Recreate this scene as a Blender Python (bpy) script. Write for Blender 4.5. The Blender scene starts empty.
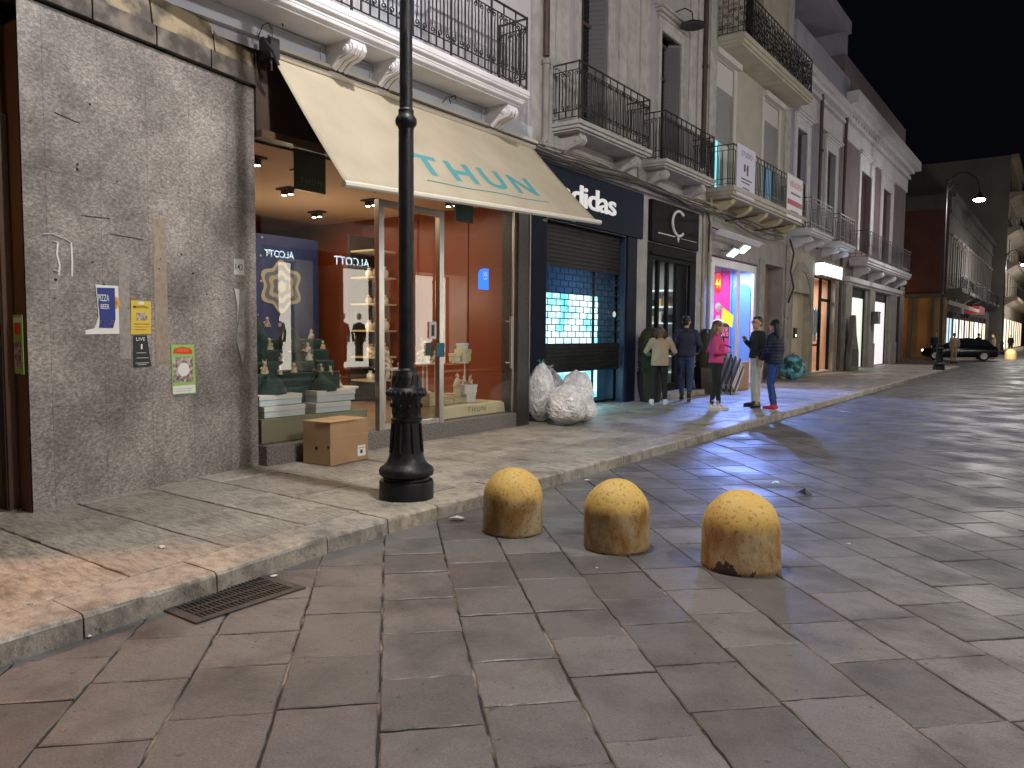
import bpy, bmesh, math, random
from mathutils import Vector, Matrix, noise, Euler
random.seed(7)
R = math.radians
SC = bpy.context.scene
COL = SC.collection

# ---------------------------------------------------------------- camera
YAW, PITCH, ROLL, CAMH = math.atan(555/765), -.0667, .008, 1.55
fw = Vector((-math.sin(YAW)*math.cos(PITCH), math.cos(YAW)*math.cos(PITCH), math.sin(PITCH)))
rt = Vector((math.cos(YAW), math.sin(YAW), 0)); up = rt.cross(fw)
r2 = rt*math.cos(ROLL)+up*math.sin(ROLL); u2 = -rt*math.sin(ROLL)+up*math.cos(ROLL)
cam = bpy.data.cameras.new('camera'); camo = bpy.data.objects.new('camera', cam); COL.objects.link(camo)
M = Matrix((r2, u2, -fw)).transposed().to_4x4(); M.translation = (0, 0, CAMH); camo.matrix_world = M
cam.sensor_width = 36; cam.lens = 36*765/1024; cam.clip_start = .05; cam.clip_end = 800
SC.camera = camo
# ---------------------------------------------------------------- world, exposure
W = bpy.data.worlds.new('World'); SC.world = W; W.use_nodes = True
W.node_tree.nodes['Background'].inputs[0].default_value = (.30, .34, .55, 1)
W.node_tree.nodes['Background'].inputs[1].default_value = .0045
SC.view_settings.view_transform = 'Standard'; SC.view_settings.look = 'None'
SC.view_settings.exposure = .25; SC.view_settings.gamma = 1
SC.render.engine = 'CYCLES'
SC.cycles.use_denoising = True
SC.cycles.max_bounces = 6; SC.cycles.diffuse_bounces = 3; SC.cycles.glossy_bounces = 3
SC.cycles.transparent_max_bounces = 12; SC.cycles.sample_clamp_indirect = 4
SC.cycles.caustics_reflective = False; SC.cycles.caustics_refractive = False
LAMP_A, LAMP_B, LAMP_FAR = 800, 1050, 430         # street lamps: near pole, across the street, down the street
LAMPC = (1, .955, .915)

# ---------------------------------------------------------------- helpers
MATS = {}
def nodes(name):
    m = bpy.data.materials.new(name); m.use_nodes = True; MATS[name] = m
    nt = m.node_tree; return m, nt, nt.nodes['Principled BSDF']
def N(nt, t, **k):
    n = nt.nodes.new(t)
    for a, v in k.items(): setattr(n, a, v)
    return n
def pm(name, c1, c2=None, scale=3, rough=.6, bump=0, bs=40, metal=0, spec=.5, detail=6, rough2=None, es=0, ec=None, stretch=None, sharp=(.35, .65), trans=0, bd=.01):
    m, nt, b = nodes(name)
    b.inputs['Roughness'].default_value = rough; b.inputs['Metallic'].default_value = metal
    b.inputs['Specular IOR Level'].default_value = spec
    b.inputs['Base Color'].default_value = (*c1, 1)
    tc = N(nt, 'ShaderNodeTexCoord'); vec = tc.outputs['Object']
    if stretch:
        mp = N(nt, 'ShaderNodeMapping'); mp.inputs['Scale'].default_value = stretch; nt.links.new(vec, mp.inputs[0]); vec = mp.outputs[0]
    if c2 is not None or rough2 is not None:
        n = N(nt, 'ShaderNodeTexNoise'); n.inputs['Scale'].default_value = scale; n.inputs['Detail'].default_value = detail
        nt.links.new(vec, n.inputs['Vector'])
        mr = N(nt, 'ShaderNodeMapRange'); mr.inputs[1].default_value = sharp[0]; mr.inputs[2].default_value = sharp[1]
        nt.links.new(n.outputs[0], mr.inputs[0])
        if c2 is not None:
            mx = N(nt, 'ShaderNodeMix', data_type='RGBA'); mx.inputs[6].default_value = (*c1, 1); mx.inputs[7].default_value = (*c2, 1)
            nt.links.new(mr.outputs[0], mx.inputs[0]); nt.links.new(mx.outputs[2], b.inputs['Base Color'])
        if rough2 is not None:
            r = N(nt, 'ShaderNodeMapRange'); r.inputs[3].default_value = rough; r.inputs[4].default_value = rough2
            nt.links.new(mr.outputs[0], r.inputs[0]); nt.links.new(r.outputs[0], b.inputs['Roughness'])
    if bump:
        n2 = N(nt, 'ShaderNodeTexNoise'); n2.inputs['Scale'].default_value = bs; n2.inputs['Detail'].default_value = 5
        nt.links.new(vec, n2.inputs['Vector'])
        bp = N(nt, 'ShaderNodeBump'); bp.inputs['Strength'].default_value = bump; bp.inputs['Distance'].default_value = bd
        nt.links.new(n2.outputs[0], bp.inputs['Height']); nt.links.new(bp.outputs[0], b.inputs['Normal'])
    if es:
        b.inputs['Emission Color'].default_value = (*(ec or c1), 1); b.inputs['Emission Strength'].default_value = es
    if trans: b.inputs['Transmission Weight'].default_value = trans
    return m
def emit(name, c, s):
    m, nt, b = nodes(name); b.inputs['Base Color'].default_value = (*[min(.8, v) for v in c], 1)
    b.inputs['Emission Color'].default_value = (*c, 1); b.inputs['Emission Strength'].default_value = s
    return m
def glass(name, tint=(.96, .98, .97), k=1.9, rough=.0):
    m, nt, b = nodes(name); nt.nodes.remove(b); out = nt.nodes['Material Output']
    t = N(nt, 'ShaderNodeBsdfTransparent'); t.inputs[0].default_value = (*tint, 1)
    g = N(nt, 'ShaderNodeBsdfGlossy'); g.inputs[1].default_value = rough
    ge = N(nt, 'ShaderNodeNewGeometry'); dt = N(nt, 'ShaderNodeVectorMath', operation='DOT_PRODUCT'); nt.links.new(ge.outputs['Normal'], dt.inputs[0]); nt.links.new(ge.outputs['Incoming'], dt.inputs[1])
    ab = N(nt, 'ShaderNodeMath', operation='ABSOLUTE'); nt.links.new(dt.outputs['Value'], ab.inputs[0])
    iv = N(nt, 'ShaderNodeMath', operation='SUBTRACT', use_clamp=True); iv.inputs[0].default_value = 1; nt.links.new(ab.outputs[0], iv.inputs[1])
    pw = N(nt, 'ShaderNodeMath', operation='POWER'); pw.inputs[1].default_value = 5; nt.links.new(iv.outputs[0], pw.inputs[0])
    mu = N(nt, 'ShaderNodeMath', operation='MULTIPLY_ADD', use_clamp=True); mu.inputs[1].default_value = .95; mu.inputs[2].default_value = .042*k
    mx = N(nt, 'ShaderNodeMixShader')
    nt.links.new(pw.outputs[0], mu.inputs[0]); nt.links.new(mu.outputs[0], mx.inputs[0]); nt.links.new(t.outputs[0], mx.inputs[1]); nt.links.new(g.outputs[0], mx.inputs[2])
    nt.links.new(mx.outputs[0], out.inputs[0]); return m

class MB:
    def __init__(s): s.v = []; s.f = []; s.m = []; s.M = None
    def add(s, vs, fs, m=0):
        o = len(s.v)
        for p in vs:
            p = Vector(p); s.v.append(s.M @ p if s.M is not None else p)
        for f in fs: s.f.append(tuple(o+i for i in f)); s.m.append(m)
    def box(s, x0, x1, y0, y1, z0, z1, m=0):
        vs = [(x, y, z) for x in (x0, x1) for y in (y0, y1) for z in (z0, z1)]
        s.add(vs, [(0, 1, 3, 2), (4, 6, 7, 5), (0, 4, 5, 1), (2, 3, 7, 6), (0, 2, 6, 4), (1, 5, 7, 3)], m); return s
    def quad(s, a, b, c, d, m=0): s.add([a, b, c, d], [(0, 1, 2, 3)], m); return s
    def lathe(s, prof, c=(0, 0, 0), n=24, m=0, cap=True, flute=0, fn=0):
        vs = []; fs = []
        for r, z in prof:
            for i in range(n):
                a = 2*math.pi*i/n; rr = r*(1+flute*math.cos(a*fn)) if flute else r
                vs.append((c[0]+rr*math.cos(a), c[1]+rr*math.sin(a), c[2]+z))
        for j in range(len(prof)-1):
            for i in range(n):
                k = (i+1) % n; fs.append((j*n+i, j*n+k, (j+1)*n+k, (j+1)*n+i))
        if cap: fs.append(tuple(range(n))[::-1]); fs.append(tuple(range((len(prof)-1)*n, len(prof)*n)))
        s.add(vs, fs, m); return s
    def tube(s, pts, r, n=8, m=0, flat=1.0):
        pts = [Vector(p) for p in pts]; rs = r if isinstance(r, (list, tuple)) else [r]*len(pts)
        vs = []; fs = []; pn = None
        for i, p in enumerate(pts):
            t = (pts[min(i+1, len(pts)-1)]-pts[max(i-1, 0)]).normalized()
            if pn is None:
                pn = t.cross(Vector((0, 0, 1)) if abs(t.z) < .9 else Vector((1, 0, 0))).normalized()
            else:
                pn = (pn-t*pn.dot(t)); pn = pn.normalized() if pn.length > 1e-6 else t.orthogonal().normalized()
            bn = t.cross(pn)
            for k in range(n):
                a = 2*math.pi*(k+.5)/n; vs.append(p+(pn*math.cos(a)+bn*math.sin(a)*flat)*rs[i])
        for j in range(len(pts)-1):
            for k in range(n):
                q = (k+1) % n; fs.append((j*n+k, j*n+q, (j+1)*n+q, (j+1)*n+k))
        fs.append(tuple(range(n))[::-1]); fs.append(tuple(range((len(pts)-1)*n, len(pts)*n)))
        s.add(vs, fs, m); return s
    def ell(s, c, r, n=14, m=0, rows=9):
        prof = [(math.sin(math.pi*(j+.02)/(rows-.0)*1.0), -math.cos(math.pi*j/rows)) for j in range(1, rows)]
        vs = [(c[0], c[1], c[2]-r[2])]; fs = []
        for j in range(1, rows):
            a = math.pi*j/rows
            for i in range(n):
                b = 2*math.pi*i/n; vs.append((c[0]+r[0]*math.sin(a)*math.cos(b), c[1]+r[1]*math.sin(a)*math.sin(b), c[2]-r[2]*math.cos(a)))
        vs.append((c[0], c[1], c[2]+r[2])); L = len(vs)-1
        for i in range(n): fs.append((0, 1+(i+1) % n, 1+i))
        for j in range(rows-2):
            for i in range(n):
                k = (i+1) % n; fs.append((1+j*n+i, 1+j*n+k, 1+(j+1)*n+k, 1+(j+1)*n+i))
        for i in range(n): fs.append((1+(rows-2)*n+i, 1+(rows-2)*n+(i+1) % n, L))
        s.add(vs, fs, m); return s
    def prism(s, poly, a0, a1, axis='y', m=0):
        n = len(poly)
        def P(p, a): return (p[0], a, p[1]) if axis == 'y' else ((a, p[0], p[1]) if axis == 'x' else (p[0], p[1], a))
        vs = [P(p, a0) for p in poly]+[P(p, a1) for p in poly]
        fs = [tuple(range(n)), tuple(range(n, 2*n))[::-1]]+[(i, n+i, n+(i+1) % n, (i+1) % n) for i in range(n)]
        s.add(vs, fs, m); return s
    def build(s, name, mats, parent=None, local=False, smooth=False, bevel=0, kind=None):
        me = bpy.data.meshes.new(name); me.from_pydata([tuple(v) for v in s.v], [], s.f); me.validate()
        for mt in (mats if isinstance(mats, (list, tuple)) else [mats]): me.materials.append(mt)
        if len(me.polygons) == len(s.m): me.polygons.foreach_set('material_index', s.m)
        bm = bmesh.new(); bm.from_mesh(me); bmesh.ops.recalc_face_normals(bm, faces=bm.faces); bm.to_mesh(me); bm.free()
        if smooth:
            me.polygons.foreach_set('use_smooth', [True]*len(me.polygons))
            me.set_sharp_from_angle(angle=R(40))
        return link(me, name, parent, local, bevel, kind)
def link(me, name, parent=None, local=False, bevel=0, kind=None):
    o = bpy.data.objects.new(name, me); COL.objects.link(o)
    if parent is not None:
        o.parent = parent
        if not local: o.matrix_parent_inverse = world_of(parent).inverted()
    if bevel:
        b = o.modifiers.new('bevel', 'BEVEL'); b.width = bevel; b.segments = 2; b.limit_method = 'ANGLE'; b.angle_limit = R(40)
    if kind: o['kind'] = kind
    return o
def world_of(o):
    m = o.matrix_parent_inverse @ o.matrix_basis if o.parent else o.matrix_basis.copy()
    return world_of(o.parent) @ m if o.parent else m
def tag(o, label, cat, group=None):
    o['label'] = label; o['category'] = cat
    if group: o['group'] = group
    return o
def thing(name, label, cat, loc=(0, 0, 0), rz=0, group=None):
    o = bpy.data.objects.new(name, None); COL.objects.link(o); o.location = loc; o.rotation_euler = (0, 0, rz)
    o.empty_display_size = .2; return tag(o, label, cat, group)
def copy_tree(o, parent=None):
    c = o.copy(); COL.objects.link(c)
    if parent is not None: c.parent = parent
    for ch in [q for q in bpy.data.objects if q.parent == o]: copy_tree(ch, c)
    return c
_dg = lambda: bpy.context.evaluated_depsgraph_get()
def text_geo(s, w, h, bold=0, ext=0, spacing=1.0):
    cu = bpy.data.curves.new('t', 'FONT'); cu.body = s; cu.offset = bold; cu.space_character = spacing; cu.extrude = ext; cu.resolution_u = 4
    o = bpy.data.objects.new('t', cu); COL.objects.link(o); bpy.context.view_layer.update()
    me = bpy.data.meshes.new_from_object(o.evaluated_get(_dg())); bpy.data.objects.remove(o)
    vs = [v.co.copy() for v in me.vertices]; fs = [tuple(p.vertices) for p in me.polygons]; bpy.data.meshes.remove(me)
    if not vs: return [], []
    x0 = min(v.x for v in vs); x1 = max(v.x for v in vs); y0 = min(v.y for v in vs); y1 = max(v.y for v in vs)
    return [Vector(((v.x-x0)/(x1-x0)*w, (v.y-y0)/(y1-y0)*h, v.z)) for v in vs], fs
def facade_text(mb, s, x, y, z, w, h, m=0, bold=0, ext=0, spacing=1.0, fn=None):
    vs, fs = text_geo(s, w, h, bold, ext, spacing)
    mb.add([fn(v) if fn else (x+v.z, y+v.x, z+v.y) for v in vs], fs, m)
def remesh(mb, name, mats, parent, voxel=.012, smooth=3, disp=None, local=True):
    me = bpy.data.meshes.new(name); me.from_pydata([tuple(v) for v in mb.v], [], mb.f)
    bm = bmesh.new(); bm.from_mesh(me); bmesh.ops.recalc_face_normals(bm, faces=bm.faces); bm.to_mesh(me); bm.free()
    o = bpy.data.objects.new(name, me); COL.objects.link(o)
    r = o.modifiers.new('r', 'REMESH'); r.mode = 'VOXEL'; r.voxel_size = voxel
    sm = o.modifiers.new('s', 'SMOOTH'); sm.iterations = smooth; sm.factor = .5
    bpy.context.view_layer.update()
    m2 = bpy.data.meshes.new_from_object(o.evaluated_get(_dg())); bpy.data.objects.remove(o); bpy.data.meshes.remove(me)
    m2.name = name
    if disp:
        for v in m2.vertices: v.co += v.normal*disp(v.co)
    m2.polygons.foreach_set('use_smooth', [True]*len(m2.polygons)); m2.materials.clear()
    for mt in (mats if isinstance(mats, (list, tuple)) else [mats]): m2.materials.append(mt)
    return link(m2, name, parent, local)
def nz(p, s=1.0, o=0): return noise.noise(Vector((p[0]*s+o, p[1]*s+o*.7, p[2]*s-o)))

# ---------------------------------------------------------------- materials
plaster_lilac = pm('plaster_lilac', (.50, .48, .53), (.42, .40, .44), 1.6, .8, .25, 30)
plaster_white = pm('plaster_white', (.70, .69, .73), (.60, .58, .61), 2.5, .75, .12, 40)
frieze_blue = pm('frieze_blue', (.50, .53, .60), (.44, .47, .54), 2.0, .75, .1, 40)
plaster_old = pm('plaster_old', (.36, .335, .32), (.24, .22, .21), 2.6, .85, .4, 25, detail=9, sharp=(.3, .75))
plaster_grey = pm('plaster_grey', (.43, .415, .435), (.34, .33, .345), 2.2, .85, .3, 25, detail=8, sharp=(.3, .75))
stone_trim = pm('stone_trim', (.52, .50, .49), (.34, .32, .31), 4.5, .8, .35, 45, detail=9, sharp=(.3, .75))
plaster_cream = pm('plaster_cream', (.47, .44, .385), (.40, .375, .33), 1.5, .8, .2, 30)
plaster_blue = pm('plaster_blue', (.36, .355, .43), (.30, .295, .36), 1.2, .8, .15, 30)
plaster_pink = pm('plaster_pink', (.22, .16, .18), (.18, .135, .15), 1.3, .85, .2, 30)
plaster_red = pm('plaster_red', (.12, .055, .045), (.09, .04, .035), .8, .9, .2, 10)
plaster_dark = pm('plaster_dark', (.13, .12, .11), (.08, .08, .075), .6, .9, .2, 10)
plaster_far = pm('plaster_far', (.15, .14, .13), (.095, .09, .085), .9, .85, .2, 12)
plaster_warm = pm('plaster_warm', (.62, .55, .45), (.5, .44, .36), .8, .85, .2, 12)
brown_clad = pm('brown_clad', (.15, .080, .045), (.10, .052, .03), 2.5, .45, .1, 60, stretch=(1, 1, .25))
dark_wood = pm('dark_wood', (.055, .035, .025), (.03, .02, .015), 4, .5, .1, 60)
iron = pm('iron', (.012, .012, .014), (.022, .02, .02), 12, .45, .15, 80, spec=.5)
cast_iron = pm('cast_iron', (.006, .007, .010), (.013, .013, .016), 9, .36, .35, 60, spec=.35, rough2=.55)
black_hole = pm('black_void', (.01, .01, .011), rough=.35)
navy = pm('navy_panel', (.010, .014, .030), (.013, .018, .036), 2, .55, .03, 30, spec=.08)
black_panel = pm('black_panel', (.011, .012, .012), (.016, .016, .016), 4, .6, .05, 30, spec=.05)
shutter_m = pm('shutter_black', (.012, .012, .014), (.022, .022, .022), 6, .5, .1, 50, spec=.25)
metal_m = pm('brushed_metal', (.55, .54, .53), (.42, .41, .4), 8, .28, .05, 60, metal=1, stretch=(1, 1, .1))
dark_metal = pm('dark_metal', (.08, .08, .085), rough=.4, metal=.8)
white_paint = pm('white_paint', (.78, .78, .77), (.66, .66, .64), 3, .5, .05, 40)
pvc_pipe = pm('beige_pipe', (.42, .37, .30), (.30, .26, .21), 3, .6, .1, 40)
pipe_brown = pm('brown_pipe', (.06, .035, .03), (.09, .05, .04), 3, .5, .1, 40)
cable_m = pm('cable_rubber', (.035, .033, .033), rough=.6)
canvas_m = pm('awning_canvas', (.46, .405, .31), (.385, .335, .255), 1.6, .85, .12, 5, bd=.01, detail=8)
teal_print = pm('teal_print', (.085, .30, .34), rough=.8)
white_print = pm('white_letter', (.82, .82, .82), rough=.5, es=.28)  # faint glow added to the colour so white lettering reads brighter
paper_w = pm('paper_white', (.75, .75, .73), rough=.7); blue_p = pm('paper_blue', (.025, .04, .22), rough=.5)
yellow_p = pm('paper_yellow', (.68, .50, .06), rough=.6); black_p = pm('paper_black', (.015, .02, .03), rough=.4)
green_p = pm('paper_green', (.30, .55, .12), rough=.6); red_p = pm('paper_red', (.70, .05, .03), rough=.5)
orange_p = pm('paper_orange', (.75, .35, .06), rough=.5); photo_p = pm('poster_photo', (.10, .05, .04), (.55, .5, .48), 30, .6)
cardboard = pm('cardboard', (.40, .25, .13), (.34, .21, .11), 3, .8, .1, 60)
tape_m = pm('packing_tape', (.46, .31, .17), rough=.3)
grass_blob = pm('topiary_leaf', (.022, .028, .012), (.05, .05, .022), 30, .7, .8, 60)
clear_glass = glass('shop_glass'); dim_glass = glass('tinted_glass', (.55, .6, .62), 1.8)

# granite cladding of the corner shop: speckled, streaked, with slab joints and weathered patches
granite, nt, b = nodes('granite_cladding')
tc = N(nt, 'ShaderNodeTexCoord'); mp = N(nt, 'ShaderNodeMapping'); mp.inputs['Rotation'].default_value = (R(28), 0, 0); mp.inputs['Scale'].default_value = (1, .55, 1)
nt.links.new(tc.outputs['Object'], mp.inputs[0])
n1 = N(nt, 'ShaderNodeTexNoise'); n1.inputs['Scale'].default_value = 52; n1.inputs['Detail'].default_value = 8; n1.inputs['Roughness'].default_value = .78; nt.links.new(mp.outputs[0], n1.inputs['Vector'])
cr = N(nt, 'ShaderNodeValToRGB'); cr.color_ramp.elements[0].position = .33; cr.color_ramp.elements[0].color = (.10, .093, .088, 1)
cr.color_ramp.elements[1].position = .68; cr.color_ramp.elements[1].color = (.56, .51, .475, 1)
e = cr.color_ramp.elements.new(.5); e.color = (.275, .248, .232, 1); nt.links.new(n1.outputs[0], cr.inputs[0])
n2 = N(nt, 'ShaderNodeTexNoise'); n2.inputs['Scale'].default_value = 1.3; n2.inputs['Detail'].default_value = 7; n2.inputs['Roughness'].default_value = .6; nt.links.new(tc.outputs['Object'], n2.inputs['Vector'])
mr = N(nt, 'ShaderNodeMapRange'); mr.inputs[1].default_value = .35; mr.inputs[2].default_value = .62; mr.inputs[3].default_value = .50; mr.inputs[4].default_value = 1.18; nt.links.new(n2.outputs[0], mr.inputs[0])
sx = N(nt, 'ShaderNodeSeparateXYZ'); nt.links.new(tc.outputs['Object'], sx.inputs[0]); cx = N(nt, 'ShaderNodeCombineXYZ')
nt.links.new(sx.outputs[1], cx.inputs[0]); nt.links.new(sx.outputs[2], cx.inputs[1])
br = N(nt, 'ShaderNodeTexBrick'); br.offset = 0; br.inputs['Scale'].default_value = 1; br.inputs['Mortar Size'].default_value = .0028; br.inputs['Mortar Smooth'].default_value = .3
br.inputs['Brick Width'].default_value = .46; br.inputs['Row Height'].default_value = .93
br.inputs['Color1'].default_value = (1, 1, 1, 1); br.inputs['Color2'].default_value = (.86, .86, .87, 1); br.inputs['Mortar'].default_value = (.45, .43, .42, 1)
nt.links.new(cx.outputs[0], br.inputs[0])
m1 = N(nt, 'ShaderNodeMix', data_type='RGBA', blend_type='MULTIPLY'); m1.inputs[0].default_value = 1; nt.links.new(cr.outputs[0], m1.inputs[6]); nt.links.new(mr.outputs[0], m1.inputs[7])
m2_ = N(nt, 'ShaderNodeMix', data_type='RGBA', blend_type='MULTIPLY'); m2_.inputs[0].default_value = .8; nt.links.new(m1.outputs[2], m2_.inputs[6]); nt.links.new(br.outputs[0], m2_.inputs[7])
nt.links.new(m2_.outputs[2], b.inputs['Base Color']); b.inputs['Roughness'].default_value = .5
bp = N(nt, 'ShaderNodeBump'); bp.inputs['Strength'].default_value = .12; bp.inputs['Distance'].default_value = .004; nt.links.new(n1.outputs[0], bp.inputs['Height']); nt.links.new(bp.outputs[0], b.inputs['Normal'])
granite_dark = pm('granite_dark', (.075, .065, .06), (.03, .028, .027), 55, .3, .1, 60, sharp=(.35, .62))
band_stone = pm('band_stone', (.17, .145, .125), (.045, .038, .034), 5, .65, .8, 18, detail=9, sharp=(.38, .6))
cap_stone = pm('cap_stone', (.27, .215, .135), (.06, .05, .04), 4.5, .65, 1.0, 14, detail=10, sharp=(.42, .6))

def slab_mat(name, ca, cb, cstain, r0, r1, bump, bs, stretch=None, tintamp=.35, spec=.5, rel=0):
    m, nt, b = nodes(name)
    at = N(nt, 'ShaderNodeAttribute', attribute_name='tint'); tc = N(nt, 'ShaderNodeTexCoord'); v = tc.outputs['Object']
    mx = N(nt, 'ShaderNodeMix', data_type='RGBA'); mx.inputs[6].default_value = (*ca, 1); mx.inputs[7].default_value = (*cb, 1); nt.links.new(at.outputs['Fac'], mx.inputs[0])
    n = N(nt, 'ShaderNodeTexNoise'); n.inputs['Scale'].default_value = 2.2; n.inputs['Detail'].default_value = 9; n.inputs['Roughness'].default_value = .6; nt.links.new(v, n.inputs['Vector'])
    mr = N(nt, 'ShaderNodeMapRange'); mr.inputs[1].default_value = .46; mr.inputs[2].default_value = .72; nt.links.new(n.outputs[0], mr.inputs[0])
    m2 = N(nt, 'ShaderNodeMix', data_type='RGBA'); m2.inputs[7].default_value = (*cstain, 1); nt.links.new(mr.outputs[0], m2.inputs[0]); nt.links.new(mx.outputs[2], m2.inputs[6])
    g = N(nt, 'ShaderNodeTexNoise'); g.inputs['Scale'].default_value = 90; g.inputs['Detail'].default_value = 4; nt.links.new(v, g.inputs['Vector'])
    gm = N(nt, 'ShaderNodeMapRange'); gm.inputs[1].default_value = .3; gm.inputs[2].default_value = .7; gm.inputs[3].default_value = .78; gm.inputs[4].default_value = 1.2; nt.links.new(g.outputs[0], gm.inputs[0])
    m3 = N(nt, 'ShaderNodeMix', data_type='RGBA', blend_type='MULTIPLY'); m3.inputs[0].default_value = 1; nt.links.new(m2.outputs[2], m3.inputs[6]); nt.links.new(gm.outputs[0], m3.inputs[7])
    pn = N(nt, 'ShaderNodeTexNoise'); pn.inputs['Scale'].default_value = 24; pn.inputs['Detail'].default_value = 3; nt.links.new(v, pn.inputs['Vector'])
    pk = N(nt, 'ShaderNodeMapRange'); pk.inputs[1].default_value = .67; pk.inputs[2].default_value = .72; pk.inputs[3].default_value = 1; pk.inputs[4].default_value = .45; nt.links.new(pn.outputs[0], pk.inputs[0])
    m5 = N(nt, 'ShaderNodeMix', data_type='RGBA', blend_type='MULTIPLY'); m5.inputs[0].default_value = 1; nt.links.new(m3.outputs[2], m5.inputs[6]); nt.links.new(pk.outputs[0], m5.inputs[7]); m3 = m5
    nt.links.new(m3.outputs[2], b.inputs['Base Color'])
    rn = N(nt, 'ShaderNodeTexNoise'); rn.inputs['Scale'].default_value = 1.1; rn.inputs['Detail'].default_value = 6; nt.links.new(v, rn.inputs['Vector'])
    rr = N(nt, 'ShaderNodeMapRange'); rr.inputs[1].default_value = .38; rr.inputs[2].default_value = .62; rr.inputs[3].default_value = r0; rr.inputs[4].default_value = r1
    nt.links.new(rn.outputs[0], rr.inputs[0]); nt.links.new(rr.outputs[0], b.inputs['Roughness']); b.inputs['Specular IOR Level'].default_value = spec
    vv = v
    if stretch:
        mp = N(nt, 'ShaderNodeMapping'); mp.inputs['Scale'].default_value = stretch; mp.inputs['Rotation'].default_value = (0, 0, R(35)); nt.links.new(v, mp.inputs[0]); vv = mp.outputs[0]
    bn = N(nt, 'ShaderNodeTexNoise'); bn.inputs['Scale'].default_value = bs; bn.inputs['Detail'].default_value = 7; bn.inputs['Roughness'].default_value = .6; nt.links.new(vv, bn.inputs['Vector'])
    bp = N(nt, 'ShaderNodeBump'); bp.inputs['Strength'].default_value = bump; bp.inputs['Distance'].default_value = .02; nt.links.new(bn.outputs[0], bp.inputs['Height']); nt.links.new(bp.outputs[0], b.inputs['Normal'])
    if rel:      # chiselled limestone: hollows of the bump noise are darker
        dm = N(nt, 'ShaderNodeMapRange'); dm.inputs[1].default_value = .36; dm.inputs[2].default_value = .56; dm.inputs[3].default_value = .66; dm.inputs[4].default_value = 1.10; nt.links.new(bn.outputs[0], dm.inputs[0])
        m4 = N(nt, 'ShaderNodeMix', data_type='RGBA', blend_type='MULTIPLY'); m4.inputs[0].default_value = 1; nt.links.new(m3.outputs[2], m4.inputs[6]); nt.links.new(dm.outputs[0], m4.inputs[7]); nt.links.new(m4.outputs[2], b.inputs['Base Color'])
    return m
street_m = slab_mat('basalt_slab', (.118, .113, .112), (.188, .180, .177), (.066, .063, .062), .34, .62, .50, 9)
walk_m = slab_mat('limestone_slab', (.31, .285, .25), (.48, .445, .39), (.17, .152, .132), .34, .60, .9, 8, (1, 3.2, 1), rel=1)
kerb_m = slab_mat('kerb_stone', (.46, .41, .33), (.38, .36, .33), (.20, .185, .165), .45, .65, .6, 8, (1, 1.5, 1), rel=1)
grout = pm('sandy_grout', (.03, .027, .025), (.30, .26, .20), 3.0, .9, .5, 60, detail=8, sharp=(.5, .62))

# ---------------------------------------------------------------- ground
def kx(y):
    pts = [(-8, -3.6), (1.4, -3.91), (1.78, -3.94), (2.57, -4.01), (3.51, -4.13), (4.71, -4.17), (8, -4.19), (22, -4.26), (43.5, -4.27)]
    for (a, xa), (c, xc) in zip(pts, pts[1:]):
        if y <= c: return xa+(xc-xa)*(y-a)/(c-a)
    return -4.27
g = MB(); g.quad((-120, -60, -.009), (120, -60, -.009), (120, 260, -.009), (-120, 260, -.009))
g.build('ground', grout, kind='structure')

def slabs(name, quads, mat, z, near=10, bev=.008, jit=.0045, hj=.0025, drop=.016, base=None):
    verts = []; faces = []; tint = []
    for q in quads:
        cxm = sum(p[0] for p in q)/4; cym = sum(p[1] for p in q)/4; d = math.hypot(cxm, cym)
        k = 7 if d < near*.6 else (4 if d < near else 1); ring = []
        for i in range(4):
            a, c = q[i], q[(i+1) % 4]
            for j in range(k):
                t = j/k; w = (k > 1); ring.append((a[0]+(c[0]-a[0])*t+w*random.uniform(-jit, jit), a[1]+(c[1]-a[1])*t+w*random.uniform(-jit, jit)))
        h = z+random.uniform(-hj, hj); tx, ty = random.uniform(-.005, .005), random.uniform(-.005, .005); o = len(verts); n = len(ring)
        for x, y in ring: verts.append((x, y, z-drop))
        for x, y in ring:
            dx, dy = cxm-x, cym-y; L = math.hypot(dx, dy) or 1
            verts.append((x+dx/L*bev*.35, y+dy/L*bev*.35, h-.004+(x-cxm)*tx+(y-cym)*ty))
        for x, y in ring:
            dx, dy = cxm-x, cym-y; L = math.hypot(dx, dy) or 1; bb = bev*random.uniform(.9, 1.6)
            verts.append((x+dx/L*bb, y+dy/L*bb, h+(x-cxm)*tx+(y-cym)*ty))
        tv = random.random()
        for i in range(n):
            j = (i+1) % n; faces.append((o+i, o+j, o+n+j, o+n+i)); faces.append((o+n+i, o+n+j, o+2*n+j, o+2*n+i)); tint += [tv, tv]
        faces.append(tuple(range(o+2*n, o+3*n))); tint.append(tv)
    me = bpy.data.meshes.new(name); me.from_pydata(verts, [], faces)
    a = me.attributes.new('tint', 'FLOAT', 'FACE'); a.data.foreach_set('value', tint); me.materials.append(mat)
    return link(me, name, kind='structure')
S2 = math.sqrt(.5); quads = []; gap = .0035
k0 = -60
for k in range(-14, 170):
    u0 = -.05+.42*k; v = -80+random.random()*.5
    while v < 100:
        L = random.uniform(.38, .60); v1 = v+L; um = u0+.21; vm = v+L/2; x = (um-vm)*S2; y = (um+vm)*S2
        ok = (-4.5 < x < 4.2 and -2.5 < y < 74) or (-15 < x <= -4.5 and 43.2 < y < 62)
        if ok: quads.append([((a-c)*S2, (a+c)*S2) for a, c in ((u0+gap, v+gap), (u0+.42-gap, v+gap), (u0+.42-gap, v1-gap), (u0+gap, v1-gap))])
        v = v1
slabs('street', quads, street_m, 0.0)

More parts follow.
